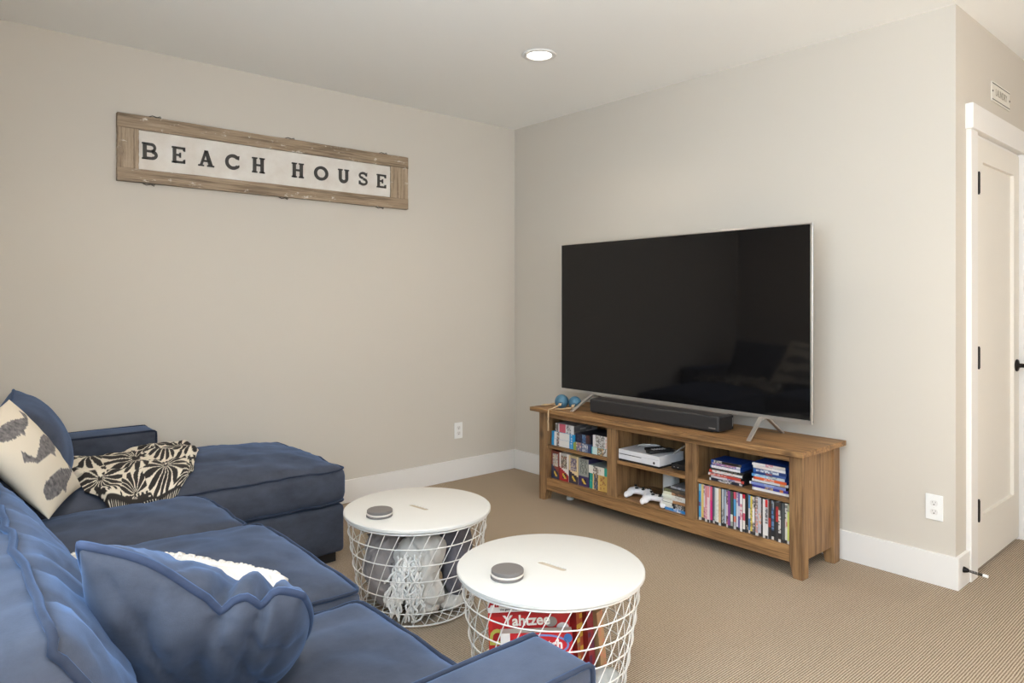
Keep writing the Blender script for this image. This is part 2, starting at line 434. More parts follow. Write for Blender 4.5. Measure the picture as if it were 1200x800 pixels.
# baseboards
BH, BT = .146, .016
struct('baseboard_left', MB().box(XB, -BT, -BT, 0, 0, BH), TRIM, 'white baseboard along the wall behind the chaise', bevel=.002)
struct('baseboard_right', MB().box(-BT, 0, YC-BT, 0, 0, BH), TRIM, 'white baseboard under the television wall', bevel=.002)
struct('baseboard_door', MB().box(0, .141, YC-BT, YC, 0, BH), TRIM, 'short white baseboard beside the door casing', bevel=.002)
struct('baseboard_hall', MB().box(ox1+.115, XE, YC-BT, YC, 0, BH), TRIM, 'white baseboard right of the door', bevel=.002)
struct('baseboard_end', MB().box(XE-BT, XE, YN, YC-BT, 0, BH), TRIM, 'white baseboard at the end of the hall')
struct('baseboard_back', MB().box(XB, XB+BT, YN, -BT, 0, BH), TRIM, 'white baseboard behind the sofa')
struct('baseboard_near', MB().box(XB+BT, XE-BT, YN, YN+BT, 0, BH), TRIM, 'white baseboard behind the camera')
# door
d = bpy.data.objects.new('door_1', None); COL.objects.link(d); d.location = ((ox0+ox1)/2, YC, 0); tag(d, 'white shaker door with one recessed panel below the laundry sign', kind='structure')
CT = .025
MB().box(.141, .236, YC-CT+.003, YC, 0, 2.1).build('casing', TRIM, d, bevel=.0015)
MB().box(ox1+.012, ox1+.112, YC-CT, YC, 0, 2.1).build('casing', TRIM, d, bevel=.0015)
MB().box(.128, ox1+.125, YC-CT-.008, YC, 2.1, 2.217).build('head_casing', TRIM, d, bevel=.0015)
mb = MB().box(ox0-.02, ox0-.004, YC-.0, YC+T, 0, oz1+.004).box(ox1+.004, ox1+.02, YC-.0, YC+T, 0, oz1+.004).box(ox0-.02, ox1+.02, YC, YC+T, oz1+.004, oz1+.02)
mb.build('jamb', TRIM, d)
yd = YC-.006
pxa, pxb, pza, pzb = .372, .905, .262, 1.975
leaf = bpy.data.objects.new('door_leaf', None); COL.objects.link(leaf); leaf.parent = d; leaf.location = (0,0,0)
MB().box(ox0, pxa, yd, yd+.036, .02, oz1).build('stile', DOORM, leaf); MB().box(pxb, ox1, yd, yd+.036, .02, oz1).build('stile', DOORM, leaf)
MB().box(pxa, pxb, yd, yd+.036, .02, pza).build('rail', DOORM, leaf); MB().box(pxa, pxb, yd, yd+.036, pzb, oz1).build('rail', DOORM, leaf)
MB().box(pxa, pxb, yd+.017, yd+.030, pza, pzb).build('panel', DOORM, leaf)
for zc in (1.86, 1.033, .31):
    mb = MB().tube([(.2525, YC-.0215, zc-.048), (.2525, YC-.0215, zc+.048)], .006, 10)
    mb.tube([(.2525, YC-.0215, zc-.054), (.2525, YC-.0215, zc+.054)], .0042, 8); mb.build('hinge', BLACKM, d, smooth=False)
mb = MB().lathe([(0, 0), (.031, 0), (.033, .004), (.03, .01), (.012, .014), (.011, .035), (.022, .042), (.028, .055), (.026, .068), (.014, .075), (0, .076)], (.945, yd, .955), 24, Matrix.Rotation(math.pi/2, 3, 'X'))
mb.build('door_knob', BLACKM, d, smooth=True)
# door stop
t = thing('door_stop', (.05, YC-BT, .082), 'dark spring door stop with white rubber tip on short baseboard', 'door stop')
mb = MB().lathe([(0, 0), (.014, 0), (.013, .006), (.008, .02)], (.05, YC-BT, .082), 16, Matrix.Rotation(math.pi/2, 3, 'X')); mb.build('base', BLACKM, t, smooth=True)
sp = []
for i in range(13*8):
    k = i/(13*8); a = i/8*2*math.pi; sp.append((.05+.0052*math.cos(a), YC-BT-.018-.062*k, .082+.0052*math.sin(a)-.004*k))
MB().tube(sp, .0016, 5).build('spring', BLACKM, t, smooth=True)
MB().tube([(.05, YC-BT-.076, .078), (.05, YC-BT-.096, .077)], [.0075, .0068], 12).build('rubber_tip', PLASTIC, t, smooth=False)
# outlets
def outlet(loc, ax, label):
    t = thing('wall_outlet', loc, label, 'outlet', None)
    # local frame: u along the wall, n out of wall
    u, nn = (Vector((1,0,0)), Vector((0,-1,0))) if ax == 'y' else (Vector((0,-1,0)), Vector((-1,0,0)))
    M = axes(loc, u, nn, (0,0,1))
    MB().box(-.036, .036, 0, .006, -.058, .058, M).build('cover_plate', PLASTIC, t, bevel=.002)
    DK = mat('outlet_slot', s(70, 62, 58), .6)
    for zc in (.02, -.02):
        mb = MB(); mb.prism([(.0165*math.cos(a)*1.0, max(-.013, min(.013, .0165*math.sin(a)))+zc) for a in [2*math.pi*i/24 for i in range(24)]], lambda a, b: M @ Vector((a, .006, b)), lambda a, b: M @ Vector((a, .0075, b)))
        rc = mb.build('socket', mat('socket_face', s(226, 222, 217), .4), t)
        for a in (-.006, .006): MB().box(a-.001, a+.001, .0075, .0079, zc+.001, zc+.008, M).build('slot', mat('socket_slit', s(150, 142, 136), .6), rc)
        MB().box(-.0025, .0025, .0075, .0079, zc-.009, zc-.004, M).build('ground_hole', DK, rc)
    MB().tube([M @ Vector((0, .006, 0)), M @ Vector((0, .0072, 0))], .0025, 10).build('screw', mat('socket_face'), t)
outlet((-.548, 0, .357), 'y', 'small white duplex outlet above the baseboard near the room corner')
outlet((0, -2.947, .352), 'x', 'white duplex outlet right of the television stand')
# recessed ceiling lights
def downlight(x, y, label):
    t = thing('recessed_light', (x, y, HC), label, 'ceiling light', 'recessed ceiling lights')
    MB().lathe([(.066, -.001), (.092, -.001), (.094, -.004), (.09, -.008), (.07, -.009), (.066, -.004)], (x, y, HC), 40).lathe([(.066, -.004), (.066, -.001)], (x, y, HC), 40).build('trim_ring', TRIM, t, smooth=True)
    e = mat('lamp_lens', (1,.93,.82), .5, Emission_Strength=9.0); e.node_tree.nodes['Principled BSDF'].inputs['Emission Color'].default_value = (1, .93, .82, 1)
    MB().lathe([(0, -.003), (.067, -.003), (.067, -.0008), (0, -.0008)], (x, y, HC), 40).build('lens', e, t)
    l = bpy.data.lights.new('downlight', 'SPOT'); l.energy = LAMP_W*4; l.color = LAMP_C; l.spot_size = math.radians(150); l.spot_blend = .9; l.shadow_soft_size = .065
    o = bpy.data.objects.new('downlight_lamp', l); COL.objects.link(o); o.parent = t; o.location = (0, 0, -.02)
downlight(-.985, -1.335, 'lit round recessed downlight in the ceiling near the room corner')
for i, (x, y) in enumerate(((-2.75, -1.335), (-1.3, -4.5), (-2.75, -3.6), (-.985, -5.8), (-2.75, -5.8)  )):
    downlight(x, y, ['round downlight above the sofa chaise', 'round downlight in the middle of the room behind the tables', 'round downlight above the near sofa arm', 'round downlight far behind the camera', 'round downlight behind the camera by the window wall'][i])
# laundry sign
t = thing('laundry_sign', (.672, YC, 2.31), 'small white enamel LAUNDRY sign above the door', 'sign')
ENAM = mat('white_enamel', s(226, 220, 208), .3); DKL = mat('sign_black', s(60, 54, 48), .5)
MB().box(.518, .828, YC-.006, YC, 2.305, 2.405).build('plate', ENAM, t, bevel=.002)
MB().box(.522, .824, YC-.0068, YC-.006, 2.313, 2.317).build('border_line', DKL, t); MB().box(.522, .824, YC-.0068, YC-.006, 2.393, 2.397).build('border_line', DKL, t)
for x in (.528, .819): MB().tube([(x, YC-.006, 2.355), (x, YC-.0085, 2.355)], .005, 12).build('screw', DKL, t)
text_mb('LAUNDRY', .052, axes((.674, YC-.0066, 2.355), (1,0,0), (0,0,1), (0,-1,0)), .0004, 0, .82).build('lettering', mat('sign_grey_print', s(150, 142, 128), .5), t)
# ------------------------------------------------------------------ beach house sign
WOODS = m_wood('weathered_sign_wood', 'X', s(104, 84, 63), s(152, 129, 103), s(182, 162, 137), knots=False, paint=.8)
WOODSZ = m_wood('weathered_sign_wood_upright', 'Z', s(116, 95, 72), s(166, 144, 117), s(194, 174, 150), knots=False, paint=.7)
t = thing('beach_house_sign', (-1.88, 0, 1.93), 'weathered wood framed sign reading BEACH HOUSE on a white panel', 'sign')
SX0, SX1, SZ0, SZ1, SY = -2.762, -.995, 1.93, 2.284, -.032
def rough_bar(name, x0, x1, z0, z1, m, seed, yf=SY):
    # a bar with slightly uneven, worn edges
    n = 28; mb = MB(); horiz = (x1-x0) > (z1-z0)
    for i in range(n+1):
        k = i/n
        for (a, b) in ((0, 0), (1, 0), (1, 1), (0, 1)):   # a: across, b: depth
            j = .0022*fbm((k*9, a*5, b*3), 1.7, seed); jd = .0015*fbm((k*7, a*3, 4), 2, seed+2)
            y = (yf if b == 0 else -.001) + (jd if b == 0 else 0)
            if horiz: mb.v.append((x0+(x1-x0)*k, y, (z0 if a == 0 else z1)+j))
            else: mb.v.append(((x0 if a == 0 else x1)+j, y, z0+(z1-z0)*k))
    for i in range(n):
        for c in range(4): mb.f.append((i*4+c, i*4+(c+1) % 4, (i+1)*4+(c+1) % 4, (i+1)*4+c))
    mb.f += [(0,1,2,3), (n*4, n*4+3, n*4+2, n*4+1)]
    return mb.build(name, m, t, bevel=.0015)
rough_bar('top_rail', SX0, SX1, 2.209, SZ1, WOODS, 1); rough_bar('bottom_rail', SX0, SX1, SZ0, 2.0, WOODS, 2)
rough_bar('stile', SX0+.001, SX0+.102, 2.0, 2.209, WOODSZ, 3, SY+.002); rough_bar('stile', SX1-.135, SX1-.001, 2.0, 2.209, WOODSZ, 4, SY+.002)
m_panel = mat('sign_panel_white', s(222, 214, 204), .7); n_ = NT(m_panel)
n_.color(n_.ramp(n_.noise(n_.coords((3, 3, 3)), 3, 5, .6), [(.3, s(214, 204, 192)), (.7, s(230, 224, 215))]))
MB().box(SX0+.095, SX1-.12, -.016, -.002, 1.99, 2.22).build('panel', m_panel, t)
LET = mat('dark_zinc_letter', s(70, 66, 62), .6, .2)
def arc(cx, cy, rx, ry, a0, a1, w, n=18):
    out = []; a0, a1 = math.radians(a0), math.radians(a1)
    q = []
    for i in range(n):
        p, r = a0+(a1-a0)*i/n, a0+(a1-a0)*(i+1)/n
        q.append([(cx+(rx)*math.cos(p), cy+(ry)*math.sin(p)), (cx+rx*math.cos(r), cy+ry*math.sin(r)), (cx+(rx-w)*math.cos(r), cy+(ry-w)*math.sin(r)), (cx+(rx-w)*math.cos(p), cy+(ry-w)*math.sin(p))])
    return q
def R(x0, y0, x1, y1): return [(x0, y0), (x1, y0), (x1, y1), (x0, y1)]
def glyph(ch):
    P = []; S = .09; w = .22   # unit box
    if ch == 'B':
        P += [R(.06, 0, .30, 1), R(0, 0, .36, S), R(0, 1-S, .36, 1), R(.3, .84, .62, 1), R(.3, .43, .66, .57), R(.3, 0, .66, .16)]
        P += arc(.6, .715, .30, .285, -90, 90, .17) + arc(.64, .285, .36, .285, -90, 90, .19)
    elif ch == 'E':
        P += [R(.08, 0, .32, 1), R(0, 0, .38, S), R(0, 1-S, .38, 1), R(.3, .87, 1, 1), R(.3, 0, 1, .13), R(.3, .44, .62, .56), [(.55, .36), (.68, .34), (.68, .66), (.55, .64)], [(.84, .78), (1, .74), (1, 1), (.84, 1)], [(.84, 0), (1, 0), (1, .26), (.84, .22)]]
    elif ch == 'A':
        P += [[(.1, .05), (.26, .05), (.56, 1), (.4, 1)], [(.66, .05), (.92, .05), (.6, 1), (.38, 1)], R(.25, .28, .75, .40), R(0, 0, .36, S), R(.56, 0, 1.0, S)]
    elif ch == 'C':
        P += arc(.52, .5, .52, .5, 42, 318, .21, 30) + [[(.78, .70), (.93, .66), (.96, .93), (.84, .9)], [(.80, .28), (.95, .34), (.96, .2), (.86, .1)]]
    elif ch == 'H':
        P += [R(.08, 0, .33, 1), R(.67, 0, .92, 1), R(.3, .44, .7, .57), R(0, 0, .41, S), R(0, 1-S, .41, 1), R(.59, 0, 1, S), R(.59, 1-S, 1, 1)]
    elif ch == 'O': P += arc(.5, .5, .5, .5, 0, 360, .2, 36)
    elif ch == 'U':
        P += [R(.08, .35, .33, 1), R(.67, .35, .92, 1), R(0, 1-S, .41, 1), R(.59, 1-S, 1, 1)] + arc(.5, .37, .42, .37, 180, 360, .23, 20)
    elif ch == 'S':
        P += arc(.48, .735, .45, .265, 25, 270, .17, 24) + arc(.5, .285, .48, .285, -160, 90, .18, 24) + [[(.74, .72), (.92, .70), (.94, .98), (.80, .92)], [(.04, .06), (.16, .1), (.2, .34), (.03, .34)]]
    return P
LETTERS = [('B', -2.644, -2.567), ('E', -2.496, -2.428), ('A', -2.360, -2.274), ('C', -2.213, -2.13), ('H', -2.060, -1.985), ('H', -1.818, -1.742), ('O', -1.674, -1.58), ('U', -1.512, -1.436), ('S', -1.366, -1.301), ('E', -1.233, -1.163)]
for ch, xa, xb in LETTERS:
    mb = MB()
    for q in glyph(ch):
        mb.prism(q, lambda u, v: (xa+(xb-xa)*u, -.016, 2.058+.089*v), lambda u, v: (xa+(xb-xa)*u, -.0235, 2.058+.089*v))
    tag(mb.build('letter', LET, t), 'dark metal letter '+ch)
ZINC = mat('old_zinc', s(112, 106, 98), .5, .8)
for (x, z, up) in ((-2.58, SZ1, 1), (-1.83, SZ1, 1), (-1.185, SZ1, 1), (-2.61, SZ0, -1), (-1.87, SZ0, -1), (-1.21, SZ0, -1)):
    mb = MB().tube([(x-.03, -.018, z+.002*up), (x-.012, -.02, z+.010*up), (x+.01, -.02, z+.004*up), (x+.026, -.018, z+.012*up), (x+.03, -.018, z+.004*up), (x+.008, -.016, z+.001*up)], .0028, 6)
    mb.box(x-.02, x+.022, -.024, -.012, min(z, z+.0025*up), max(z, z+.0025*up)); mb.build('clip', ZINC, t)

# ------------------------------------------------------------------ television stand
wd, wm, wl = s(100, 70, 42), s(148, 109, 68), s(184, 142, 94)
WY = m_wood('oak_grain_long', 'Y', wd, wm, wl); WZ = m_wood('oak_grain_upright', 'Z', wd, s(142, 108, 72), s(174, 136, 94)); WX = m_wood('oak_grain_cross', 'X', wd, wm, wl)
ST = .608; XF = -.437; YL0, YL1, YR0, YR1 = -.748, -.815, -2.472, -2.537
t = thing('television_stand', (-.26, -1.64, 0), 'rustic oak media stand with six open cubbies below the television', 'media stand')
MB().box(-.495, -.045, -2.568, -.717, ST-.026, ST).build('top', WY, t, bevel=.003)
Z0, ZS, ZT = .148, .365, .545
for (ya, yb, sg) in ((YL1, YL0, -1), (YR1, YR0, 1)):
    for (xa, xb) in ((XF, XF+.062), (-.112, -.05)):
        mb = MB().box(xa, xb, ya, yb, .075, ST-.026)
        inner = ya if sg < 0 else yb
        # tapered foot
        k = len(mb.v); yi = inner+.02*(1 if sg < 0 else -1); yo = yb if sg < 0 else ya
        for (y, z) in ((yo, 0), (yi, 0), (inner, .075), (yo, .075)):
            mb.v.append((xa, y, z)); mb.v.append((xb, y, z))
        mb.f += [(k, k+2, k+4, k+6), (k+1, k+7, k+5, k+3), (k, k+1, k+3, k+2), (k+2, k+3, k+5, k+4), (k+4, k+5, k+7, k+6), (k+6, k+7, k+1, k)]
        mb.build('leg', WZ, t, bevel=.002)
for ya, yb in ((YL0-.028, YL0-.012), (YR1+.012, YR1+.028)): MB().box(XF+.062, -.112, ya, yb, .08, ST-.026).build('side_panel', WZ, t)
MB().box(XF+.004, XF+.024, YR0, YL1, ZT, ST-.026).build('apron', WY, t, bevel=.0015)
MB().box(XF+.004, XF+.024, YR0, YL1, .07, Z0).build('bottom_rail', WY, t, bevel=.0015)
DV = ((-1.407, -1.336), (-1.959, -1.889))
for ya, yb in DV:
    MB().box(XF+.002, XF+.022, ya, yb, Z0, ZT).build('face_stile', WZ, t, bevel=.0015)
    MB().box(XF+.022, -.075, (ya+yb)/2-.008, (ya+yb)/2+.008, Z0, ST-.026).build('divider', WZ, t)
MB().box(XF+.024, -.07, YR1+.028, YL0-.028, Z0-.018, Z0).build('bottom_shelf', WY, t)
BAYS = ((-1.336, YL1), (-1.889, -1.407), (YR0, -1.959))
for a, b in BAYS:
    MB().box(XF+.012, -.075, a-.02 if a > -2.4 else YR1+.028, b+.02 if b < -.9 else YL0-.028, ZS-.02, ZS).build('shelf', WY, t, bevel=.001)
WB = m_wood('oak_back_panel', 'Z', s(104, 78, 48), s(138, 106, 68), s(156, 122, 82), knots=False)
MB().box(-.074, -.066, YR1+.028, YL0-.028, Z0-.018, ST-.026).build('back_panel', WB, t)

# ------------------------------------------------------------------ television
t = thing('television', (-.26, -1.635, ST), 'large flat black television with thin silver frame on the oak stand', 'television')
SILV = mat('brushed_silver', s(206, 200, 194), .32, .85); SCR = mat('black_screen', (.0055, .005, .0052), .05, Specular_IOR_Level=.38); BK = mat('black_plastic', s(28, 27, 28), .5)
TY0, TY1, TZ0, TZ1, TX = -2.497, -.772, .700, 1.683, -.262
MB().box(TX, TX+.012, TY0, TY1, TZ0, TZ0+.019).box(TX, TX+.012, TY0, TY1, TZ1-.007, TZ1).box(TX, TX+.012, TY0, TY0+.008, TZ0+.019, TZ1-.007).box(TX, TX+.012, TY1-.008, TY1, TZ0+.019, TZ1-.007).build('frame', SILV, t, bevel=.001)
MB().box(TX+.002, TX+.010, TY0+.008, TY1-.008, TZ0+.019, TZ1-.007).build('screen', SCR, t)
mb = MB().box(TX+.012, TX+.03, TY0+.004, TY1-.004, TZ0+.003, TZ1-.003).box(TX+.03, TX+.062, TY0+.16, TY1-.16, TZ0+.03, TZ1-.35); mb.build('rear_housing', BK, t, bevel=.004)
def flatbar(p, q, w, th):
    p, q = Vector(p), Vector(q); dd = (q-p).normalized(); y = Vector((0,1,0)); n = dd.cross(y).normalized(); M = axes(p, n, y, dd)
    return MB().box(-th/2, th/2, -w/2, w/2, 0, (q-p).length, M)
for (yf, yt) in ((-2.262, -2.235), (-1.045, -1.07)):
    lg = flatbar((-.438, yf, ST), (-.27, yt, TZ0+.004), .022, .009).build('leg', SILV, t, bevel=.0015)
    flatbar((-.10, yf, ST), (-.225, yt, TZ0+.006), .022, .009).build('leg', SILV, t, bevel=.0015)
    flatbar((-.28, yt, TZ0-.008), (-.21, yt, TZ0+.004), .02, .007).build('leg_bracket', SILV, t)
# ------------------------------------------------------------------ soundbar
t = thing('soundbar', (-.31, -1.605, ST), 'long charcoal soundbar lying on the oak stand under the television', 'soundbar')
SBM = mat('charcoal_grille', s(42, 40, 40), .6); n_ = NT(SBM); n_.bump(n_.noise(n_.coords(), 900, 1), .3, .001)
bx0, bx1, by0, by1, bz0, bz1 = -.385, -.24, -2.062, -1.148, ST+.006, ST+.090
MB().box(bx0, bx1, by0+.002, by1-.002, bz0, bz1).build('body', SBM, t, bevel=.012, seg=4)
MB().box(bx0+.006, bx1-.006, by0, by0+.003, bz0+.006, bz1-.006).build('end_cap', BK, t, bevel=.001)
MB().box(bx0+.006, bx1-.006, by1-.003, by1, bz0+.006, bz1-.006).build('end_cap', BK, t, bevel=.001)
MB().box(bx1-.016, bx1-.012, by0-.0012, by0+.001, bz0+.02, bz1-.018).build('end_accent', SILV, t)
MB().box(bx1-.034, bx1-.028, by0+.02, by1-.02, bz1-.001, bz1+.002).build('edge_reflection', mat('reflection_grey', s(170, 158, 146), .4, .5), t)  # pale strip stands in for the reflection along the rear edge
MB().box(bx0+.02, bx1-.02, by0+.05, by1-.05, ST, ST+.008).build('foot', BK, t)
MB().box(bx0-.0008, bx0+.001, by0+.02, by0+.06, bz0+.016, bz0+.022).build('badge', mat('badge_grey', s(120, 114, 108), .4), t)
# ------------------------------------------------------------------ wooden toss balls on rope
BLUE = mat('blue_painted_wood', s(62, 106, 130), .5); n_ = NT(BLUE); n_.color(n_.ramp(n_.noise(n_.coords(), 22, 5, .65), [(.3, s(50, 90, 114)), (.65, s(80, 124, 146))]))
ROPE = mat('tan_rope', s(196, 168, 132), .9); n_ = NT(ROPE); n_.bump(n_.noise(n_.coords(), 260, 2), .6, .002)
t = thing('ladder_toss_balls', (-.37, -.93, ST), 'pair of blue wooden balls joined by tan rope on the stand', 'toss balls')
B1, B2, BR = Vector((-.385, -.905, ST+.045)), Vector((-.345, -.985, ST+.041)), .045
for c, r in ((B1, .045), (B2, .041)):
    a = MB().sphere(c, r, 28, 18); o = a.build('ball', BLUE, t, smooth=True)
    dirv = (CAM-c).normalized(); dirv = (dirv+Vector((0, .1, -.35))).normalized(); x = dirv.orthogonal().normalized(); M = axes(c, x, dirv.cross(x), dirv)
    MB().add([M @ Vector((.011*math.cos(k*.5236), .011*math.sin(k*.5236), r*.975)) for k in range(12)], [tuple(range(12))]).build('drilled_hole', mat('hole_dark', s(40, 32, 28), .9), o)
def wob(p, q, n=10, sag=0, amp=.004, seed=1):
    p, q = Vector(p), Vector(q); return [p.lerp(q, i/n)+Vector((amp*fbm((i*.7, seed, 0)), amp*fbm((i*.7, seed, 5)), -sag*math.sin(math.pi*i/n))) for i in range(n+1)]
h1 = B1+((CAM-B1).normalized()+Vector((0,.1,-.35))).normalized()*.045; h2 = B2+((CAM-B2).normalized()+Vector((0,.1,-.35))).normalized()*.041
MB().tube([B1, h1, h1+Vector((-.02, .01, -.012)), (-.47, -.905, ST+.006), (-.499, -.903, ST+.004), (-.503, -.902, ST-.02)] + wob((-.503, -.902, ST-.04), (-.499, -.898, .475), 6), .0045, 7).build('rope', ROPE, t, smooth=True)
MB().tube([B2, h2, h2+Vector((-.015, .02, -.02)), (-.44, -.945, ST+.005), (-.46, -.925, ST+.005), (-.43, -.90, ST+.005), (-.41, -.86, ST+.006)], .0045, 7).build('rope', ROPE, t, smooth=True)
MB().tube([B1+Vector((0, .03, 0)), (-.38, -.85, ST+.03), (-.40, -.80, ST+.012), (-.42, -.755, ST+.005), (-.38, -.735, ST+.005), (-.34, -.77, ST+.006), (-.34, -.83, ST+.006)], .0045, 7).build('rope', ROPE, t, smooth=True)
MB().sphere(h1+Vector((-.008, .004, -.006)), (.012, .011, .010), 10, 8).build('knot', ROPE, t, smooth=True)
MB().sphere(h2+Vector((-.008, .006, -.008)), (.011, .012, .012), 10, 8).build('knot', ROPE, t, smooth=True)

# ------------------------------------------------------------------ things on the shelves
rnd = random.Random(4)
W_, K_ = s(228, 226, 222), s(34, 32, 34)
# left lower cubby: four upright puzzle boxes with an emblem
def upright(i, ya, yb, h, top, picmix, bot, diag, base, label):
    def p(u, v):
        if v < .36-diag*(u-.5)*.35: 
            if .3 < u < .72 and .1 < v < .27:
                return s(214, 178, 74) if (abs((u-.5)*1.3+(v-.185)*2) < .13) else s(44, 34, 40)
            return bot
        if .14 < u < .86 and .47 < v < .9: return picf(u, v)
        if v > .93 and .2 < u < .8: return tuple(x*.6 for x in top)
        return top
    picf = speckle([s(c) for c in picmix], i)
    pbox('puzzle_box', (-.405, -.405+.2, ya, yb, Z0+.0005, Z0+h), base, label, 'puzzle box', 'upright puzzle boxes in the lower left cubby', paint=p, nu=12, nv=22)
upright(1, -.902, -.832, .178, s(128, 62, 52), [(196,178,150), (120,140,160), (150,110,90), (214,206,190)], s(52, 54, 76), 1, s(110, 54, 46), 'maroon and navy puzzle box with gold emblem, leftmost of the upright four')
upright(2, -.987, -.905, .176, s(226, 218, 212), [(150,66,66), (90,110,80), (206,190,170), (70,60,70)], s(166, 40, 44), .8, s(220, 212, 206), 'white and red puzzle box with gold emblem, second of the upright four')
upright(3, -1.072, -.990, .174, s(222, 196, 150), [(86,70,110), (180,170,180), (60,56,70), (200,176,150)], s(62, 54, 66), .6, s(210, 186, 140), 'tan and charcoal puzzle box with gold emblem, third of the upright four')
upright(4, -1.160, -1.075, .172, s(150, 150, 142), [(110,116,110), (170,170,160), (70,76,74)], s(62, 50, 92), 0, s(60, 54, 84), 'grey and purple puzzle box with gold emblem, rightmost of the upright four')
def stack_box(name, x0, dx, y0, y1, z0, z1, base, paint, label, cat='puzzle box', group=None, nu=18, nv=6, side=None):
    return pbox(name, (x0, x0+dx, y0, y1, z0+.0004, z1), base, label, cat, group, paint=paint, nu=nu, nv=nv, side=side)
def bands(spec, pic=None, seed=0, vlo=0, vhi=1):
    """spec: list of (u_end, colour or list of colours)"""
    fs = [(u, speckle([s(*c) for c in cc], seed+i) if isinstance(cc, list) else None, None if isinstance(cc, list) else s(*cc)) for i, (u, cc) in enumerate(spec)]
    def p(u, v):
        for ue, f, c in fs:
            if u <= ue: return f(u, v) if f else c
        return fs[-1][2] or (.5,.5,.5)
    return p
G = 'stacked puzzle boxes on the left shelves'
def yellow(seed, teal): return bands([(.15, (40,148,132)), (.22, (214,184,112)), (.42, [(60,60,70), (90,110,150), (180,150,110), (40,40,44)]), (.52, (222,194,120)), (.56, (206,170,92)), (.82, [(206,170,92), (206,170,92), (140,70,52)]), (.93, (206,170,92)), (1, (92,58,46))], seed=seed)
stack_box('puzzle_box', -.405, .2, -1.326, -1.168, Z0, Z0+.048, s(200, 168, 96), yellow(3, 1), 'yellow puzzle box with blue picture, bottom of the short stack', group=G)
stack_box('puzzle_box', -.403, .2, -1.326, -1.168, Z0+.048, Z0+.096, s(200, 168, 96), yellow(8, 1), 'yellow puzzle box with dark picture, middle of the short stack', group=G)
stack_box('puzzle_box', -.408, .2, -1.328, -1.164, Z0+.096, Z0+.145, s(150, 160, 156), bands([(.2, (228,222,210)), (.42, [(228,222,210), (120,100,84), (60,60,60)]), (.62, [(228,222,210), (224,218,208), (150,130,110)]), (.8, (228,222,210)), (.94, (50,160,140)), (1, (226,222,212))], seed=5), 'cream and teal puzzle box on top of the two yellow boxes', group=G)
# left upper cubby
blue = (36,150,206)
for k, (za, zb, lb) in enumerate(((ZS, ZS+.045, 'white and bright blue puzzle box at the bottom of the top left stack'), (ZS+.045, ZS+.09, 'white and bright blue puzzle box in the middle of the top left stack'))):
    stack_box('puzzle_box', -.41+.002*k, .17, -1.045, -.838, za, zb, s(40, 150, 205),
              bands([(.1, blue), (.2, (228,224,220)), (.36, [(90,64,56), (60,50,54), (180,150,140), (228,224,220)]), (.76, (230,226,222)), (.82, blue), (.9, [blue, blue, (230,230,230)]), (.97, blue), (1, (150,170,70) if k == 0 else blue)], seed=20+k), lb, group=G)
stack_box('puzzle_box', -.40, .22, -1.03, -.862, ZS+.09, ZS+.145, s(176, 168, 168), bands([(.16, [(70,64,64), (200,194,190)]), (.2, (226,220,218)), (.58, (208,96,112)), (.62, (230,222,220)), (.84, [(226,220,216), (226,220,216), (60,56,58)]), (1, (230,226,224))], seed=31), 'pink and white puzzle box on top of the blue and white boxes', group=G, side=speckle([s(90,84,80), s(130,120,112), s(60,56,58), s(170,164,160)], 33))
stack_box('puzzle_box', -.415, .22, -1.185, -1.05, ZS, ZS+.052, s(70, 84, 124), bands([(.1, (150,160,70)), (.42, [(66,82,122), (66,82,122), (200,120,60), (230,224,220)]), (.5, (66,82,122)), (.86, [(66,82,122), (230,226,224), (120,130,150)]), (1, (60,74,112))], seed=41), 'slate blue puzzle box under the dark space picture box', group=G)
stack_box('puzzle_box', -.405, .22, -1.18, -1.048, ZS+.052, ZS+.106, s(36, 34, 48), bands([(.42, [(34,34,52), (34,34,52), (60,64,92)]), (.64, [(60,96,140), (40,44,70), (110,140,170)]), (.9, [(70,40,44), (54,44,50), (120,60,50)]), (1, (40,34,40))], seed=43), 'dark navy puzzle box with planet picture beside the blue and white boxes', group=G)
stack_box('puzzle_box', -.41, .21, -1.33, -1.19, ZS, ZS+.043, s(120, 190, 190), bands([(.04, (70,180,186)), (.36, (206,226,222)), (.56, [(206,226,222), (60,54,50), (206,160,80), (120,110,90)]), (.72, [(216,160,70), (60,54,50), (226,220,210)]), (1, [(226,220,212), (60,60,56), (226,220,212)])], seed=51), 'pale aqua puzzle box at the right end of the upper left shelf', group=G)
stack_box('puzzle_box', -.405, .2, -1.328, -1.196, ZS+.043, ZS+.118, s(60, 58, 62), bands([(.14, (226,222,220)), (.7, [(60,56,56), (200,194,186), (120,110,104), (226,222,220)]), (.78, (226,222,220)), (1, [(226,220,216), (226,220,216), (226,160,130)])], seed=53), 'white puzzle box with speckled picture on the pale aqua box', group=G, nv=14)
# middle upper: game console, remotes, cable, router
t = thing('game_console', (-.30, -1.557, ZS), 'white flat game console with disc slot on the middle shelf', 'game console')
CW = mat('console_white', s(226, 224, 226), .4)
cy0, cy1 = -1.705, -1.412; cx0 = -.418
MB().box(cx0+.004, cx0+.226, cy0+.003, cy1-.003, ZS, ZS+.012).build('base', BK, t)
MB().box(cx0, cx0+.23, cy0, cy1, ZS+.012, ZS+.068).build('body', CW, t, bevel=.0015)
MB().box(cx0-.0006, cx0+.001, cy1-.168, cy1-.004, ZS+.040, ZS+.0435).build('disc_slot', BK, t)
MB().box(cx0-.0006, cx0+.001, cy0, cy1, ZS+.0455, ZS+.0462).build('seam', mat('seam_grey', s(150, 148, 150), .5), t)
MB().tube([(cx0+.001, cy0+.035, ZS+.027), (cx0-.0008, cy0+.035, ZS+.027)], .0075, 16).build('power_button', mat('button_dark', s(70, 68, 70), .4), t)
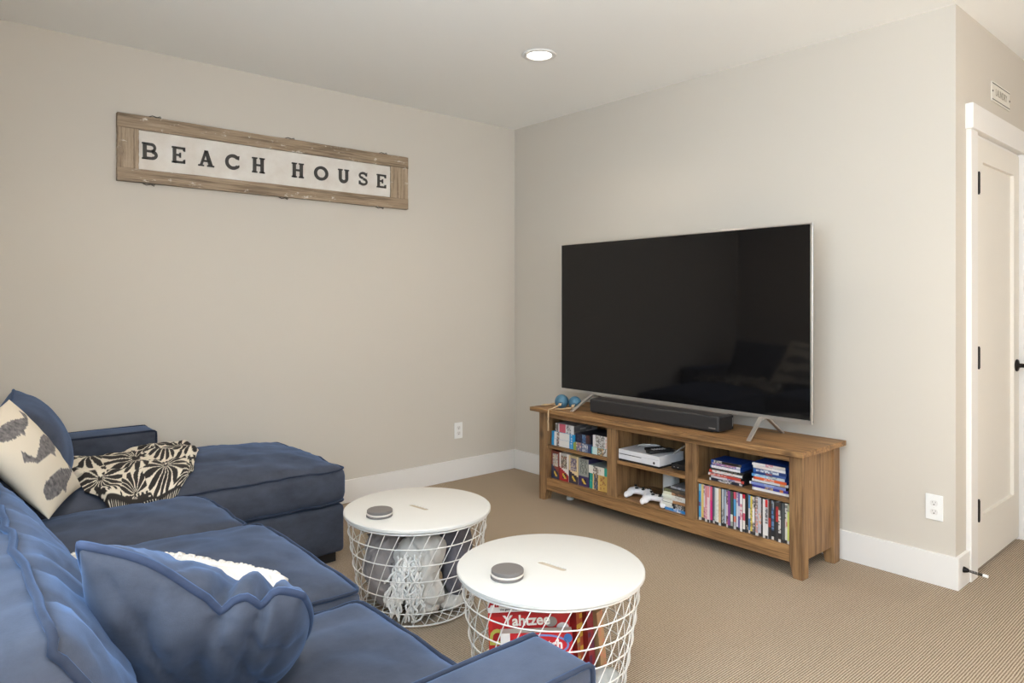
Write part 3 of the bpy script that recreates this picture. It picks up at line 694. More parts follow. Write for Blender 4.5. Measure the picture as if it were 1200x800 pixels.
def remote(name, p, q, w, h, label):
    p, q = Vector(p), Vector(q); y = (q-p).normalized(); x = y.cross(Vector((0,0,1))).normalized(); M = axes(p, x, y, x.cross(y)); L = (q-p).length
    t = thing(name, p, label, 'remote')
    o = MB().box(-w/2, w/2, 0, L, 0, h, M).build('body', BK, t, bevel=.006, seg=3)
    return t, M, L
t, M, L = remote('remote_control', (-.40, -1.612, ZS+.0684), (-.245, -1.665, ZS+.0684), .046, .02, 'black remote control with grey buttons lying on the game console')
for i in range(5):
    for j in range(3): MB().box(-.014+.011*j, -.007+.011*j, .03+.018*i, .04+.018*i, .02, .0225, M).build('button', mat('button_light', s(196, 190, 186), .5), t)
t, M, L = remote('remote_control', (-.345, -1.555, ZS+.0684), (-.235, -1.60, ZS+.0684), .042, .016, 'plain short black remote control behind the buttoned remote')
for i in range(3): MB().box(-.008, .008, .03+.02*i, .042+.02*i, .016, .0175, M).build('button', mat('button_charcoal', s(60, 58, 60), .5), t)
WCAB = mat('white_cable', s(224, 220, 216), .5)
solo(MB().tube([(-.29, -1.455, ZS+.072), (-.30, -1.47, ZS+.082), (-.275, -1.51, ZS+.088), (-.24, -1.545, ZS+.086), (-.215, -1.56, ZS+.076), (-.205, -1.55, ZS+.073), (-.235, -1.50, ZS+.074), (-.27, -1.46, ZS+.072)], .0042, 7), 'cable', WCAB, 'white cable loop resting on the game console', 'cable', smooth=True)
solo(MB().tube([(-.30, -1.72, ZS+.0745), (-.27, -1.735, ZS+.095), (-.22, -1.755, ZS+.12), (-.16, -1.77, ZS+.13), (-.12, -1.775, ZS+.10), (-.10, -1.78, ZS+.01)], .0045, 7), 'cable', mat('grey_cable', s(168, 164, 160), .5), 'grey cable rising behind the game console', 'cable', smooth=True)
solo(MB().tube([(-.16, -1.735, ZS+.005), (-.15, -1.74, ZS+.07), (-.14, -1.76, ZS+.125), (-.12, -1.80, ZS+.13), (-.10, -1.83, ZS+.09), (-.09, -1.835, ZS+.005)], .004, 7), 'cable', BK, 'black cable arching behind the game console', 'cable', smooth=True)
t = thing('cable_box', (-.28, -1.80, ZS), 'black streaming box beside the game console', 'electronics')
MB().box(-.36, -.21, -1.876, -1.742, ZS+.002, ZS+.034).build('body', BK, t, bevel=.006, seg=3)
for y in (-1.79, -1.765): MB().box(-.3612, -.3595, y-.003, y+.003, ZS+.014, ZS+.018).build('indicator', mat('button_light'), t)
MB().box(-.35, -.22, -1.866, -1.752, ZS, ZS+.003).build('foot', BK, t)
# middle lower: controllers, white tower, cables, game cases
PADW = mat('controller_white', s(230, 228, 230), .38)
def controller(loc, rz, label):
    Rz = Matrix.Rotation(rz, 3, 'Z'); loc = Vector(loc)
    P = lambda x, y, z: loc + Rz @ Vector((x, y, z))
    E = lambda a: Rz @ Matrix.Rotation(a, 3, 'Z')
    # local: x to the right of the pad, y away from the player, z up
    tl = Rz @ Matrix.Rotation(.30, 3, 'Z'); tr = Rz @ Matrix.Rotation(-.30, 3, 'Z')
    parts = [(P(0, .012, .034), (.060, .034, .019), Rz), (P(-.038, .014, .034), (.036, .036, .021), Rz), (P(.038, .014, .034), (.036, .036, .021), Rz),
             (P(-.056, -.014, .028), (.021, .040, .0195), tl @ Matrix.Rotation(.35, 3, 'X')), (P(.056, -.014, .028), (.021, .040, .0195), tr @ Matrix.Rotation(.35, 3, 'X')),
             (P(-.064, -.045, .0185), (.0165, .026, .0165), tl @ Matrix.Rotation(.3, 3, 'X')), (P(.064, -.045, .0185), (.0165, .026, .0165), tr @ Matrix.Rotation(.3, 3, 'X')),
             (P(0, .034, .026), (.052, .014, .012), Rz)]
    t = thing('game_controller', loc, label, 'controller', 'white game controllers')
    link('body', blob_mesh(parts, .004, 8), PADW, t, smooth=True)
    for (x, y) in ((-.043, .026), (.022, .0)):
        MB().lathe([(.011, 0), (.011, .003), (.006, .004), (.005, .010), (.0085, .011), (.009, .014), (.006, .0145), (0, .014)], P(x, y, .049), 16).build('thumbstick', BK, t, smooth=True)
    mb = MB(); M4 = axes(P(-.022, .0, .0505), Rz @ Vector((1,0,0)), Rz @ Vector((0,1,0)), (0,0,1))
    mb.box(-.010, .010, -.0035, .0035, 0, .005, M4); mb.box(-.0035, .0035, -.010, .010, 0, .0051, M4); mb.build('direction_pad', BK, t)
    for (x, y) in ((.043, .037), (.043, .017), (.033, .027), (.053, .027)):
        MB().tube([P(x, y, .049), P(x, y, .0565)], .0048, 12).build('button', BK, t)
    for (x, y) in ((-.010, .026), (.010, .026)): MB().tube([P(x, y, .050), P(x, y, .0545)], .003, 10).build('button', BK, t)
    MB().tube([P(0, .042, .044), P(0, .043, .0475)], .007, 14).build('guide_button', mat('button_light'), t)
controller((-.335, -1.505, Z0+.0005), -math.pi/2+.18, 'white game controller beside the left divider of the lower middle cubby')
controller((-.372, -1.652, Z0+.0005), -math.pi/2+.22, 'white game controller next to the stacked game cases')
t = thing('white_tower', (-.17, -1.60, Z0), 'white upright rounded electronics tower behind the controllers', 'electronics')
MB().box(-.21, -.13, -1.645, -1.565, Z0+.004, ZS-.022).build('body', PLASTIC, t, bevel=.02, seg=5)
MB().box(-.2, -.14, -1.635, -1.575, Z0, Z0+.006).build('foot', mat('socket_face'), t)
for k, (c, m_) in enumerate((((-1.70, -1.745), 'grey_cable'), ((-1.79, -1.83), 'white_cable'))):
    a, b = c; pts = [(-.14, a+(b-a)*.5+.045*math.cos(i*.42), Z0+.11+.055*math.sin(i*.42)) for i in range(15)] + [(-.13, b, Z0+.05), (-.12, b, Z0+.004)]
    solo(MB().tube(pts, .0035, 6), 'cable', mat(m_), ['grey cable coil behind the stacked game cases', 'white cable coil at the right of the lower middle cubby'][k], 'cable', smooth=True)
def case_flat(name, x0, yc, z0, th, L, dep, base, paint, label, group, yaw=0, nu=22, nv=3):
    M = Matrix.Translation((x0, yc, 0)) @ Matrix.Rotation(yaw, 4, 'Z')
    return pbox(name, (0, dep, -L/2, L/2, z0+.0003, z0+th), base, label, 'disc case', group, M=M, paint=paint, nu=nu, nv=nv)
gg = 'game cases stacked beside the controllers'
GC = [((40,120,190), [(.08, (60,60,60)), (.45, (50,130,196)), (.75, [(50,130,196), (230,234,238)]), (1, (50,130,196))], 'blue game case at the bottom of the game case stack'),
      ((34,34,36), [(.42, (226,224,214)), (.5, (40,38,38)), (.85, [(40,38,38), (226,224,220)]), (1, (40,38,38))], 'black game case with white title, second from the stack bottom'),
      ((44,40,38), [(.42, (228,226,216)), (.5, (44,40,38)), (.9, [(44,40,38), (60,54,52), (200,196,190)]), (1, (40,38,38))], 'charcoal game case, third from the stack bottom'),
      ((176,132,92), [(.42, (230,228,218)), (.6, (176,132,92)), (1, [(176,132,92), (160,116,80)])], 'tan game case in the middle of the game case stack'),
      ((226,222,214), [(.42, (230,228,216)), (1, (228,224,218))], 'plain white game case above the tan one'),
      ((226,224,216), [(.42, (226,226,212)), (.55, (222,218,208)), (.8, [(226,222,214), (180,172,160)]), (1, (228,224,218))], 'white game case with grey title above the plain white one'),
      ((110,84,66), [(.38, (216,214,190)), (.5, (168,130,98)), (1, [(96,72,56), (150,112,84), (80,64,54)])], 'brown game case near the top of the stack'),
      ((80,72,62), [(.3, (110,110,80)), (.7, [(84,74,62), (110,96,80)]), (1, (70,64,58))], 'dark olive game case second from the stack top')]
z = Z0
for i, (b, sp, lb) in enumerate(GC):
    case_flat('game_case', -.408+.006*math.sin(i*2.1), -1.803, z, .0145, .158, .19, s(*b), bands(sp, seed=60+i), lb, gg, .02*math.sin(i*1.7)); z += .0145
case_flat('game_case', -.375, -1.812, z, .011, .125, .142, s(120, 122, 126), bands([(.3, (150,152,156)), (.6, [(60,60,64), (200,200,204)]), (1, (140,142,146))], seed=77), 'clear grey slim disc case topmost on the game cases', gg, -.05)
# right upper: two stacks of film cases
ga = 'film cases stacked on the upper right shelf'
SA = [('dvd', (30,32,40), [(.06, (210,206,204)), (.25, (40,40,52)), (.7, [(40,40,52), (40,40,52), (220,216,214)]), (.9, (40,40,52)), (1, [(40,40,52), (214,210,206)])], 'black film case with white title, bottom of the left film stack'),
      ('dvd', (34,34,36), [(.1, (214,206,204)), (.5, (226,214,216)), (.72, [(120,120,170), (226,214,216), (90,84,140)]), (.9, (226,196,190)), (1, (200,80,70))], 'pale pink film case, second from bottom of the left film stack'),
      ('dvd', (34,34,36), [(.05, (226,214,210)), (.6, [(196,76,62), (196,76,62), (222,190,184)]), (1, (192,70,58))], 'red film case, third from bottom of the left film stack'),
      ('dvd', (34,34,36), [(.1, (200,72,60)), (.8, [(226,220,216), (226,220,216), (210,150,140)]), (1, (222,216,212))], 'white film case above the red one in the left film stack'),
      ('dvd', (34,34,36), [(.2, (60,58,58)), (.8, [(70,66,60), (110,104,96), (44,42,42)]), (1, (50,48,48))], 'dark grey film case in the middle of the left film stack'),
      ('blu', (28,66,140), [(.06, (40,80,150)), (.9, [(226,224,226), (226,224,226), (210,190,196)]), (1, (214,212,214))], 'white spined blue film case above the dark grey one'),
      ('blu', (28,66,140), [(.06, (40,80,150)), (.85, [(190,110,150), (120,110,180), (226,220,222), (200,130,90)]), (1, (224,220,222))], 'pink and violet film case second from top of the left film stack'),
      ('blu', (26,60,130), [(.1, (34,70,140)), (.35, [(38,36,38), (214,206,200)]), (.9, (42,36,34)), (1, (90,84,80))], 'black spined blue film case topmost on the left film stack')]
SB = [('dvd', (36,36,38), [(.03, (200,198,196)), (.93, (230,226,224)), (1, (214,210,206))], 'plain white film case at the bottom of the right film stack'),
      ('dvd', (36,36,38), [(.06, (60,56,120)), (.35, (70,66,150)), (.6, [(196,150,90), (70,66,150), (206,180,130)]), (.75, (66,60,146)), (.85, (220,130,70)), (1, (66,60,146))], 'indigo film case with gold title, second in the right film stack'),
      ('dvd', (36,36,38), [(.06, (226,222,220)), (.4, (122,136,190)), (.7, [(122,136,190), (160,170,206)]), (1, (120,130,184))], 'periwinkle film case, third in the right film stack'),
      ('dvd', (36,36,38), [(.1, (216,212,210)), (.78, (228,224,222)), (.92, (222,170,120)), (1, (210,206,204))], 'white film case with orange mark below the orange one'),
      ('blu', (28,66,140), [(.05, (190,60,40)), (.3, (222,98,56)), (.62, [(222,98,56), (230,200,190)]), (1, (220,96,54))], 'orange film case in the middle of the right film stack'),
      ('blu', (28,66,140), [(.1, (90,150,200)), (.5, [(120,170,206), (206,214,220)]), (.75, [(190,196,196), (110,120,120)]), (1, (196,204,210))], 'light blue film case above the orange one'),
      ('blu', (28,66,140), [(.08, (40,90,160)), (.35, (60,84,140)), (.6, [(200,110,90), (60,84,140)]), (1, (80,104,160))], 'blue film case fourth from top of the right film stack'),
      ('blu', (28,62,130), [(.08, (40,90,160)), (.25, [(50,70,124), (200,206,214)]), (.75, [(50,70,124), (224,228,232)]), (1, (46,64,116))], 'navy film case with white title third from top'),
      ('blu', (28,66,140), [(.08, (220,216,214)), (.6, [(228,210,200), (226,214,206)]), (1, (228,222,218))], 'peach white film case second from top of the right film stack'),
      ('blu', (28,66,140), [(.05, (214,210,206)), (.4, (226,220,216)), (.62, [(200,120,130), (226,220,216)]), (1, (214,206,198))], 'cream film case with rose title topmost on the right film stack')]
for (S_, yc, sd) in ((SA, -2.113, 0), (SB, -2.352, 7)):
    z = ZS
    for i, (kd, b, sp, lb) in enumerate(S_):
        L, dep, th = (.19, .135, .0138) if kd == 'dvd' else (.172, .135, .0134)
        case_flat('film_case', -.402+.007*math.sin(i*2.3+sd), yc-(.006*math.sin(i*1.9+sd)), z, th, L, dep, s(*b), bands(sp, seed=90+i+sd), lb, ga, .025*math.sin(i*2.9+sd)); z += th
# right lower: the upright row
ORD = ['first','second','third','fourth','fifth','sixth','seventh','eighth','ninth','tenth','eleventh','twelfth','thirteenth','fourteenth','fifteenth','sixteenth','seventeenth','eighteenth','nineteenth','twentieth']
ROW = [('light blue', [(.2,(120,170,196)), (.5,(50,130,180)), (.6,(90,70,110)), (1,(70,150,196))]), ('yellow', [(.15,(214,190,120)), (.8,(226,196,110)), (1,(222,190,100))]), ('maroon and white', [(.3,[(120,50,80),(226,220,220)]), (.6,(226,216,216)), (1,[(150,60,90),(210,160,170)])]),
       ('dusty pink', [(.5,(196,130,140)), (1,[(200,120,140),(222,180,180)])]), ('pale pink', [(.3,(214,140,140)), (1,(226,206,206))]), ('magenta', [(.4,(214,90,120)), (1,(206,40,120))]), ('slate grey', [(.8,(110,108,124)), (1,[(60,60,64),(200,196,196)])]),
       ('pale sage', [(1,(196,204,198))]), ('white', [(.3,(226,222,214)), (1,[(228,224,218),(206,200,194)])]), ('tan', [(.6,(206,170,120)), (1,(214,180,134))]), ('light grey', [(.5,(180,184,188)), (1,[(110,106,104),(190,190,192)])]),
       ('pale blue', [(.2,(150,164,180)), (1,(182,194,208))]), ('black and pink', [(.4,[(60,54,58),(200,160,160)]), (.7,(214,200,200)), (1,[(54,48,50),(196,130,130)])]), ('purple', [(1,(140,70,140))]), ('dark green', [(.6,(70,84,72)), (.8,(206,214,200)), (1,(150,160,150))]),
       ('pink and blue', [(.2,(214,90,110)), (.65,(90,160,206)), (.8,(226,130,110)), (1,(190,180,190))]), ('white and sky blue', [(.3,[(220,216,220),(160,120,150)]), (1,(214,218,224))]), ('violet', [(.35,(120,104,160)), (.6,(206,200,214)), (1,(112,96,156))]),
       ('white with rose lettering', [(.25,(226,222,220)), (.7,[(226,220,218),(206,110,130)]), (1,(224,216,212))]), ('ivory and red', [(.1,(196,40,60)), (.5,(228,222,214)), (.7,(206,90,110)), (1,(226,218,208))]), ('black', [(.8,(52,50,48)), (1,[(52,50,48),(170,160,150)])]),
       ('bright blue', [(.35,(80,150,206)), (.6,(200,206,214)), (1,(70,130,190))]), ('golden yellow', [(1,[(228,206,90),(226,200,80),(226,204,90),(120,100,50)])]), ('white and black', [(.3,[(50,46,46),(214,206,200)]), (.65,(224,218,214)), (1,[(60,54,54),(214,206,200)])]),
       ('multicoloured', [(.3,[(140,110,100),(206,196,190),(90,80,80)]), (1,[(214,130,100),(206,200,206),(150,140,150)])]), ('grey and orange', [(.4,(200,196,198)), (.7,[(222,150,110),(206,200,200)]), (1,(190,186,196))]), ('dark brown', [(.7,[(70,60,56),(110,96,90)]), (1,(56,50,50))]),
       ('plain white', [(1,(224,220,216))]), ('white with red top', [(.18,(190,50,50)), (.6,[(80,74,78),(190,184,184)]), (1,(218,214,210))]), ('brown and red', [(.45,(70,54,48)), (.7,(176,60,52)), (1,(60,52,50))]), ('black with blue lettering', [(.2,[(54,52,52),(160,170,180)]), (.75,[(60,64,76),(110,150,196)]), (1,(50,48,50))]),
       ('jet black', [(1,(46,46,46))]), ('charcoal with red lettering', [(.1,(60,56,56)), (.5,[(180,54,54),(150,50,50)]), (1,(62,58,58))]), ('black with white lettering', [(.2,(60,54,50)), (.75,[(60,54,52),(220,214,208)]), (1,(54,50,50))]), ('dark grey', [(1,(84,86,86))]),
       ('white with red mark', [(.4,[(226,220,210),(70,64,62)]), (.6,[(190,50,46),(226,220,210)]), (1,(222,218,206))]), ('lime green', [(.2,[(206,206,170),(150,150,120)]), (1,(206,212,110))])]
N = len(ROW); wdt = (2.468-1.966)/N
for i, (nm, sp) in enumerate(ROW):
    y1_ = -1.966-wdt*i; y0_ = y1_-wdt+.0006
    def p(u, v, f=bands([(a, c) for a, c in sp], seed=200+i), i=i):
        if v < .07: return s(206, 202, 198) if i % 3 == 0 else s(60, 58, 58)
        return f(1-v, u)
    lean = .006*math.sin(i*1.3)
    pos = ORD[i]+' from the left' if i < 19 else ORD[N-1-i]+' from the right'
    pbox('film_case', (-.422+lean, -.422+lean+.135, y0_, y1_, Z0+.0004, Z0+.189), s(*( (48,48,50) if i % 4 else (200,200,204))), '%s film case, %s in the upright row' % (nm, pos), 'disc case', 'film cases standing in the lower right cubby', paint=p, nu=2, nv=26)
# something small and white under the stand
solo(MB().lathe([(0, 0), (.022, 0), (.026, .006), (.024, .018), (.012, .022), (0, .022)], (-.30, -.90, .0), 20), 'plug_cap', PLASTIC, 'small white plastic cap on the carpet under the stand', 'cap', smooth=True)
# ------------------------------------------------------------------ sectional sofa
VEL = m_velvet('blue_grey_velvet', s(67, 71, 82)); PIP = m_velvet('piping_velvet', s(46, 51, 64))
FOOT = mat('black_plinth', s(34, 31, 30), .6)
sofa = thing('sectional_sofa', (-3.0, -1.65, 0), 'blue velvet sectional sofa with a chaise against the wall', 'sofa')
def soft(name, x0, x1, y0, y1, z0, z1, r=.03, welts=(1,), **k):
    return cushion(name, sofa, VEL, PIP, ((x0+x1)/2, (y0+y1)/2, (z0+z1)/2), (abs(x1-x0)/2, abs(y1-y0)/2, (z1-z0)/2), r, welts=welts, **k)
SB0, SB1 = .052, .290
MB().box(-3.55, -1.96, -.885, -.08, 0, .055).build('plinth', FOOT, sofa)
MB().box(-3.55, -2.67, -3.19, -.885, 0, .055).build('plinth', FOOT, sofa)
soft('chaise_base', -3.6, -1.93, -.925, -.06, SB0, SB1, .022, (), crown=0, side=.004, wr=.002, seed=2)
soft('seat_base', -3.6, -2.63, -3.085, -.93, SB0, SB1, .022, (), crown=0, side=.004, wr=.002, seed=3)
def tshape(q, p):
    # the cushion is notched around the arm
    wx = q.x+(-3.4-1.915)/2
    k = max(0, min(1, (-2.60-wx)/.05)); lim = -.262-(-.93-.06)/2
    if q.y > lim: q.y = q.y*(1-k)+lim*k
    return q
soft('seat_cushion', -3.4, -1.915, -.93, -.06, SB1+.001, .470, .05, crown=.085, side=.008, wr=.009, seed=11, fold=.005, ff=(3.5, 4.5), extra=tshape, welts=(1, -1))
soft('seat_cushion', -3.42, -2.605, -1.495, -.936, SB1+.001, .470, .05, crown=.04, side=.008, wr=.007, seed=13, welts=(1, -1), fold=.006, ff=(4.0, 3.0))
soft('seat_cushion', -3.42, -2.575, -2.31, -1.500, SB1+.001, .480, .05, crown=.055, side=.012, wr=.008, seed=15, welts=(1, -1), fold=.006, ff=(4.0, 3.0))
soft('seat_cushion', -3.42, -2.60, -3.08, -2.316, SB1+.001, .462, .05, crown=.04, side=.008, wr=.007, seed=17, welts=(1, -1), fold=.006, ff=(4.0, 3.0))
def arm(y0, y1, seed):
    hx, hy, hz = .487, abs(y1-y0)/2, (.648-SB0)/2; c = Vector((-3.6+.487, (y0+y1)/2, SB0+hz))
    o = soft('arm', -3.6, -2.626, y0, y1, SB0, .648, .018, (), crown=.004, side=.004, wr=.0025, seed=seed)
    # piping follows the edge of both long sides and up the front
    for sg in (-1, 1):
        y = c.y+sg*(hy-.003)
        path = [(-3.55, y, .6455)] + [(-3.55+.9*i/12, y, .6455) for i in range(1, 13)] + [(-2.638, y, .6445), (-2.630, y, .638), (-2.6285, y, .62)] + [(-2.6285, y, .62-.54*i/8) for i in range(1, 9)]
        MB().tube(path, .0052, 6).build('piping', PIP, o, smooth=True)
arm(-.25, -.05, 21); arm(-3.238, -3.083, 22)
soft('back_frame', -3.665, -3.47, -3.238, -.05, SB0, .655, .03, (), crown=.0, side=.004, wr=.003, seed=23)
# back cushions
pillow('back_cushion', VEL, PIP, (-3.30, -.86, .875), (-3.225, -.30, .905), (-3.04, -.275, .50), (-3.16, -.86, .50), .25, sofa, 30, .05, .007, 31, .42)
def backcush(y0, y1, seed, dz=0, dx=0):
    th = math.radians(25); c = Vector((-3.425+dx, (y0+y1)/2, .635+dz))
    # local x: thickness (front +), y: length, z: height
    M = axes(c, (math.cos(th), 0, math.sin(th)), (0, 1, 0), (-math.sin(th), 0, math.cos(th)))
    hx, hy, hz = .1, abs(y1-y0)/2, .215
    # cushion() crowns +z, so turn the block: its z is the front direction
    M2 = M @ Matrix(((0,0,1,0), (0,1,0,0), (-1,0,0,0), (0,0,0,1)))
    return cushion('back_cushion', sofa, VEL, PIP, c, (hz, hy, hx), .045, M2, crown=.06, side=.016, wr=.012, seed=seed, welts=(1, -1), welt_r=.007, fold=.012, ff=(2.2, 7.0))
backcush(-1.93, -1.13, 41, -.05, -.03); backcush(-3.04, -1.94, 43, .012)
# ------------------------------------------------------------------ loose pillows
def inpoly(x, y, P):
    r = False; j = len(P)-1
    for i in range(len(P)):
        if (P[i][1] > y) != (P[j][1] > y) and x < (P[j][0]-P[i][0])*(y-P[i][1])/(P[j][1]-P[i][1])+P[i][0]: r = not r
        j = i
    return r
WH1 = [(0,.30), (.02,.62), (.10,.78), (.30,.84), (.52,.80), (.70,.66), (.80,.58), (.84,.72), (.92,.92), (.95,.74), (1.0,.62), (.92,.54), (.86,.46), (.76,.40), (.60,.30), (.46,.22), (.40,.02), (.35,.20), (.22,.17), (.08,.20)]
WH2 = [(0,.52), (.03,.74), (.16,.88), (.36,.86), (.55,.70), (.72,.50), (.80,.46), (.86,.62), (.90,.86), (.95,.70), (1.0,.52), (.92,.42), (.84,.28), (.72,.26), (.55,.28), (.44,.24), (.40,.04), (.33,.22), (.15,.26), (.04,.36)]
def whales(u, v, sg):
    x, y = (u+1)/2, (v+1)/2
    cream = s(226, 216, 198)
    if sg < 0 or max(abs(u), abs(v)) > .97: return cream
    x += .012*noise.noise(Vector((x*40, y*40, 0))); y += .008*noise.noise(Vector((x*40, y*40, 9)))
    for (P, x0, x1, y0, y1, flip) in ((WH1, .12, .90, .70, .92, 0), (WH2, .12, .90, .38, .66, 1), (WH1, .08, .95, .06, .34, 0)):
        a = (x-x0)/(x1-x0); b = (y-y0)/(y1-y0); a = 1-a if flip else a
        if 0 <= a <= 1 and 0 <= b <= 1 and inpoly(a, b, P):
            k = .5+.5*noise.noise(Vector((x*26, y*26, 3)))+.35*noise.noise(Vector((x*70, y*70, 5)))
            return tuple(p*(1-k)+q*k for p, q in zip(s(60, 58, 62), s(150, 146, 146)))
    return cream
m_wp = m_print('whale_print_linen', .9); NT(m_wp).bump(NT(m_wp).noise(NT(m_wp).coords(), 500, 2), .2, .001)
o = pillow('throw_pillow', m_wp, None, (-3.445, -1.22, .885), (-3.285, -.83, .925), (-3.035, -.74, .53), (-3.195, -1.13, .52), .13, None, 120, .045, .004, 51, .5, 0, whales)
tag(o, 'cream linen throw pillow printed with grey whales on the chaise end', 'pillow')
def wave(u, v):
    if v > .2:
        k = (v-.2)/.8
        return Vector((0, 0, (-.050*math.exp(-((u-.10)/.42)**2)-.018*math.exp(-((u-.14)/.09)**2)-.026*math.exp(-((u-.55)/.10)**2))*k*k))
    return Vector((0,0,0))
def pfold(u, v, sg):
    f = 0
    for c, w, a in ((.14, .10, .022), (.55, .09, .022), (-.35, .14, .012), (.82, .08, .010)):
        f -= a*math.exp(-((u-c+(.22 if sg > 0 else -.12)*(1-v))/w)**2)*max(0, v+.35)
    return f
o = pillow('throw_pillow', VEL, m_velvet('pillow_piping', s(54, 62, 82)), (-3.365, -2.79, .915), (-2.985, -2.87, .755), (-2.87, -2.55, .48), (-3.25, -2.47, .53), .28, None, 64, .02, .010, 61, .42, .008, back=.6, edgewave=wave, folds=pfold, rnd=lambda u, v: .55 if u > 0 else .12)
tag(o, 'plump blue velvet throw pillow with piped edge slumped against the near arm', 'pillow')

# ------------------------------------------------------------------ throws lying on the sofa
from mathutils.bvhtree import BVHTree
def bvh_of(objs):
    vs, fs = [], []
    for ob in objs:
        k = len(vs); w = wloc(ob); vs += [v.co+w for v in ob.data.vertices]; fs += [[i+k for i in p.vertices] for p in ob.data.polygons]
    return BVHTree.FromPolygons(vs, fs)
TREE = bvh_of([c for c in sofa.children if c.name.startswith(('seat_cushion',))])
def drop(x, y, top=1.2):
    h = TREE.ray_cast(Vector((x, y, top)), Vector((0,0,-1))); return h[0].z if h[0] else .47
def coons(L, Rr, Bm, Tp):
    def pl(P, t):
        n = len(P)-1; i = min(n-1, int(t*n)); return Vector(P[i]).lerp(Vector(P[i+1]), t*n-i)
    def f(u, v):
        a = pl(Bm, u)*(1-v)+pl(Tp, u)*v+pl(L, v)*(1-u)+pl(Rr, v)*u
        c = Vector(Bm[0])*(1-u)*(1-v)+Vector(Bm[-1])*u*(1-v)+Vector(Tp[0])*(1-u)*v+Vector(Tp[-1])*u*v
        return a-c
    return f
def cloth(name, fn, lift, m, nu, nv, th, color=None):
    vs = []; fs = []; cs = []
    for j in range(nv+1):
        for i in range(nu+1):
            u, v = i/nu, j/nv; p = fn(u, v); x, y = p[0], p[1]
            vs.append((x, y, drop(x, y)+.004+lift(u, v, x, y)))
            if color: cs.append(color(u, v))
    for j in range(nv):
        for i in range(nu): fs.append((j*(nu+1)+i, j*(nu+1)+i+1, (j+1)*(nu+1)+i+1, (j+1)*(nu+1)+i))
    me = bpy.data.meshes.new(name); me.from_pydata(vs, [], fs)
    if color:
        ca = me.color_attributes.new('Col', 'FLOAT_COLOR', 'POINT')
        for i, c in enumerate(cs): ca.data[i].color = (*c, 1)
    a = np.array(vs); b = (a[:,0].mean(), a[:,1].mean(), a[:,2].min())
    o = link(name, me, m, None, b, True)
    md = o.modifiers.new('thick', 'SOLIDIFY'); md.thickness = th; md.offset = 1
    return o
FANS = [(.14, .34, .27, 1.9), (.44, .62, .30, .5), (.72, .30, .29, 2.5), (.66, .95, .22, 5.2), (.93, .72, .26, 1.1), (.16, .86, .24, 4.0), (1.0, .16, .2, .5), (.42, .08, .24, .4), (.3, .52, .14, 3.6), (.70, .68, .22, 2.2), (.52, .34, .16, 5.0)]
def palm(u, v):
    x, y = u*1.35, v
    blk, wht = s(40, 35, 32), s(222, 212, 194)
    if v < .03: return blk if (u*30) % 1 < .74 else wht
    if v < .045: return blk
    best = None
    for (a, b, R_, a0) in FANS:
        dx, dy = x-a*1.35, y-b; r = math.hypot(dx, dy)
        if r < R_:
            an = (math.atan2(dy, dx)-a0) % (2*math.pi)
            if an < 5.0:
                k = (an/5.0*12+.25*r/R_) % 1; e = r/R_
                if e < .10: return blk
                if abs(k-.5) < .40*math.sin(math.pi*min(1, max(0, e*.86+.08)))**.55: return blk
                return wht
    w = (y-.5*x+.05*math.sin(9*x)) * 5.2 % 1
    if .42 < w < .56 or (.28 < w < .70 and ((x*16+y*7) % 1) < .55): return blk
    return wht
fn = coons([(-2.965, -.935, 0), (-3.03, -.80, 0), (-3.035, -.70, 0), (-3.06, -.50, 0), (-3.03, -.345, 0)], [(-2.71, -.915, 0), (-2.615, -.80, 0), (-2.56, -.64, 0), (-2.50, -.50, 0), (-2.525, -.40, 0), (-2.475, -.28, 0)],
           [(-2.965, -.935, 0), (-2.90, -.945, 0), (-2.80, -.95, 0), (-2.71, -.915, 0)], [(-3.03, -.345, 0), (-2.86, -.305, 0), (-2.72, -.295, 0), (-2.60, -.25, 0), (-2.475, -.28, 0)])
def lift(u, v, x, y):
    e = min(1, .35+min(u, 1-u, v, 1-v)*16); w = .5+.5*math.sin(16*v+5*u+2*noise.noise(Vector((x*6, y*6, 0))))
    return e*(.012+.024*w*(1-.5*u)+.018*noise.noise(Vector((x*12, y*12, 3)))+.010*v*v) + .004*v
m_th = m_print('palm_print_cotton', .9)
o = cloth('throw_blanket', fn, lift, m_th, 200, 160, .006, palm)
tag(o, 'black and cream palm print throw blanket crumpled on the chaise', 'blanket')
KN = mat('cream_knit', s(228, 222, 214), .95); n_ = NT(KN); n_.bump(n_.noise(n_.coords(), 150, 3), .7, .004)
fn2 = coons([(-3.30, -2.22, 0), (-3.31, -2.0, 0), (-3.24, -1.68, 0), (-3.215, -1.60, 0)], [(-2.86, -2.44, 0), (-2.83, -2.30, 0), (-2.80, -2.17, 0)], [(-3.30, -2.22, 0), (-3.0, -2.40, 0), (-2.86, -2.44, 0)], [(-3.215, -1.60, 0), (-3.05, -1.83, 0), (-2.95, -1.98, 0), (-2.80, -2.17, 0)])
tw = thing('knit_throw', (-3.0, -2.0, .5), 'cream knitted throw with thick fringe spread on the seat behind the blue pillow', 'blanket')
def lift2(u, v, x, y): return .006+.010*(.5+.5*math.sin(22*u+6*v))*min(1, min(u, 1-u, v, 1-v)*8)
o = cloth('knit_body', fn2, lift2, KN, 60, 40, .008); o.parent = tw; o.location = o.location-tw.location
r2 = random.Random(9); mb = MB()
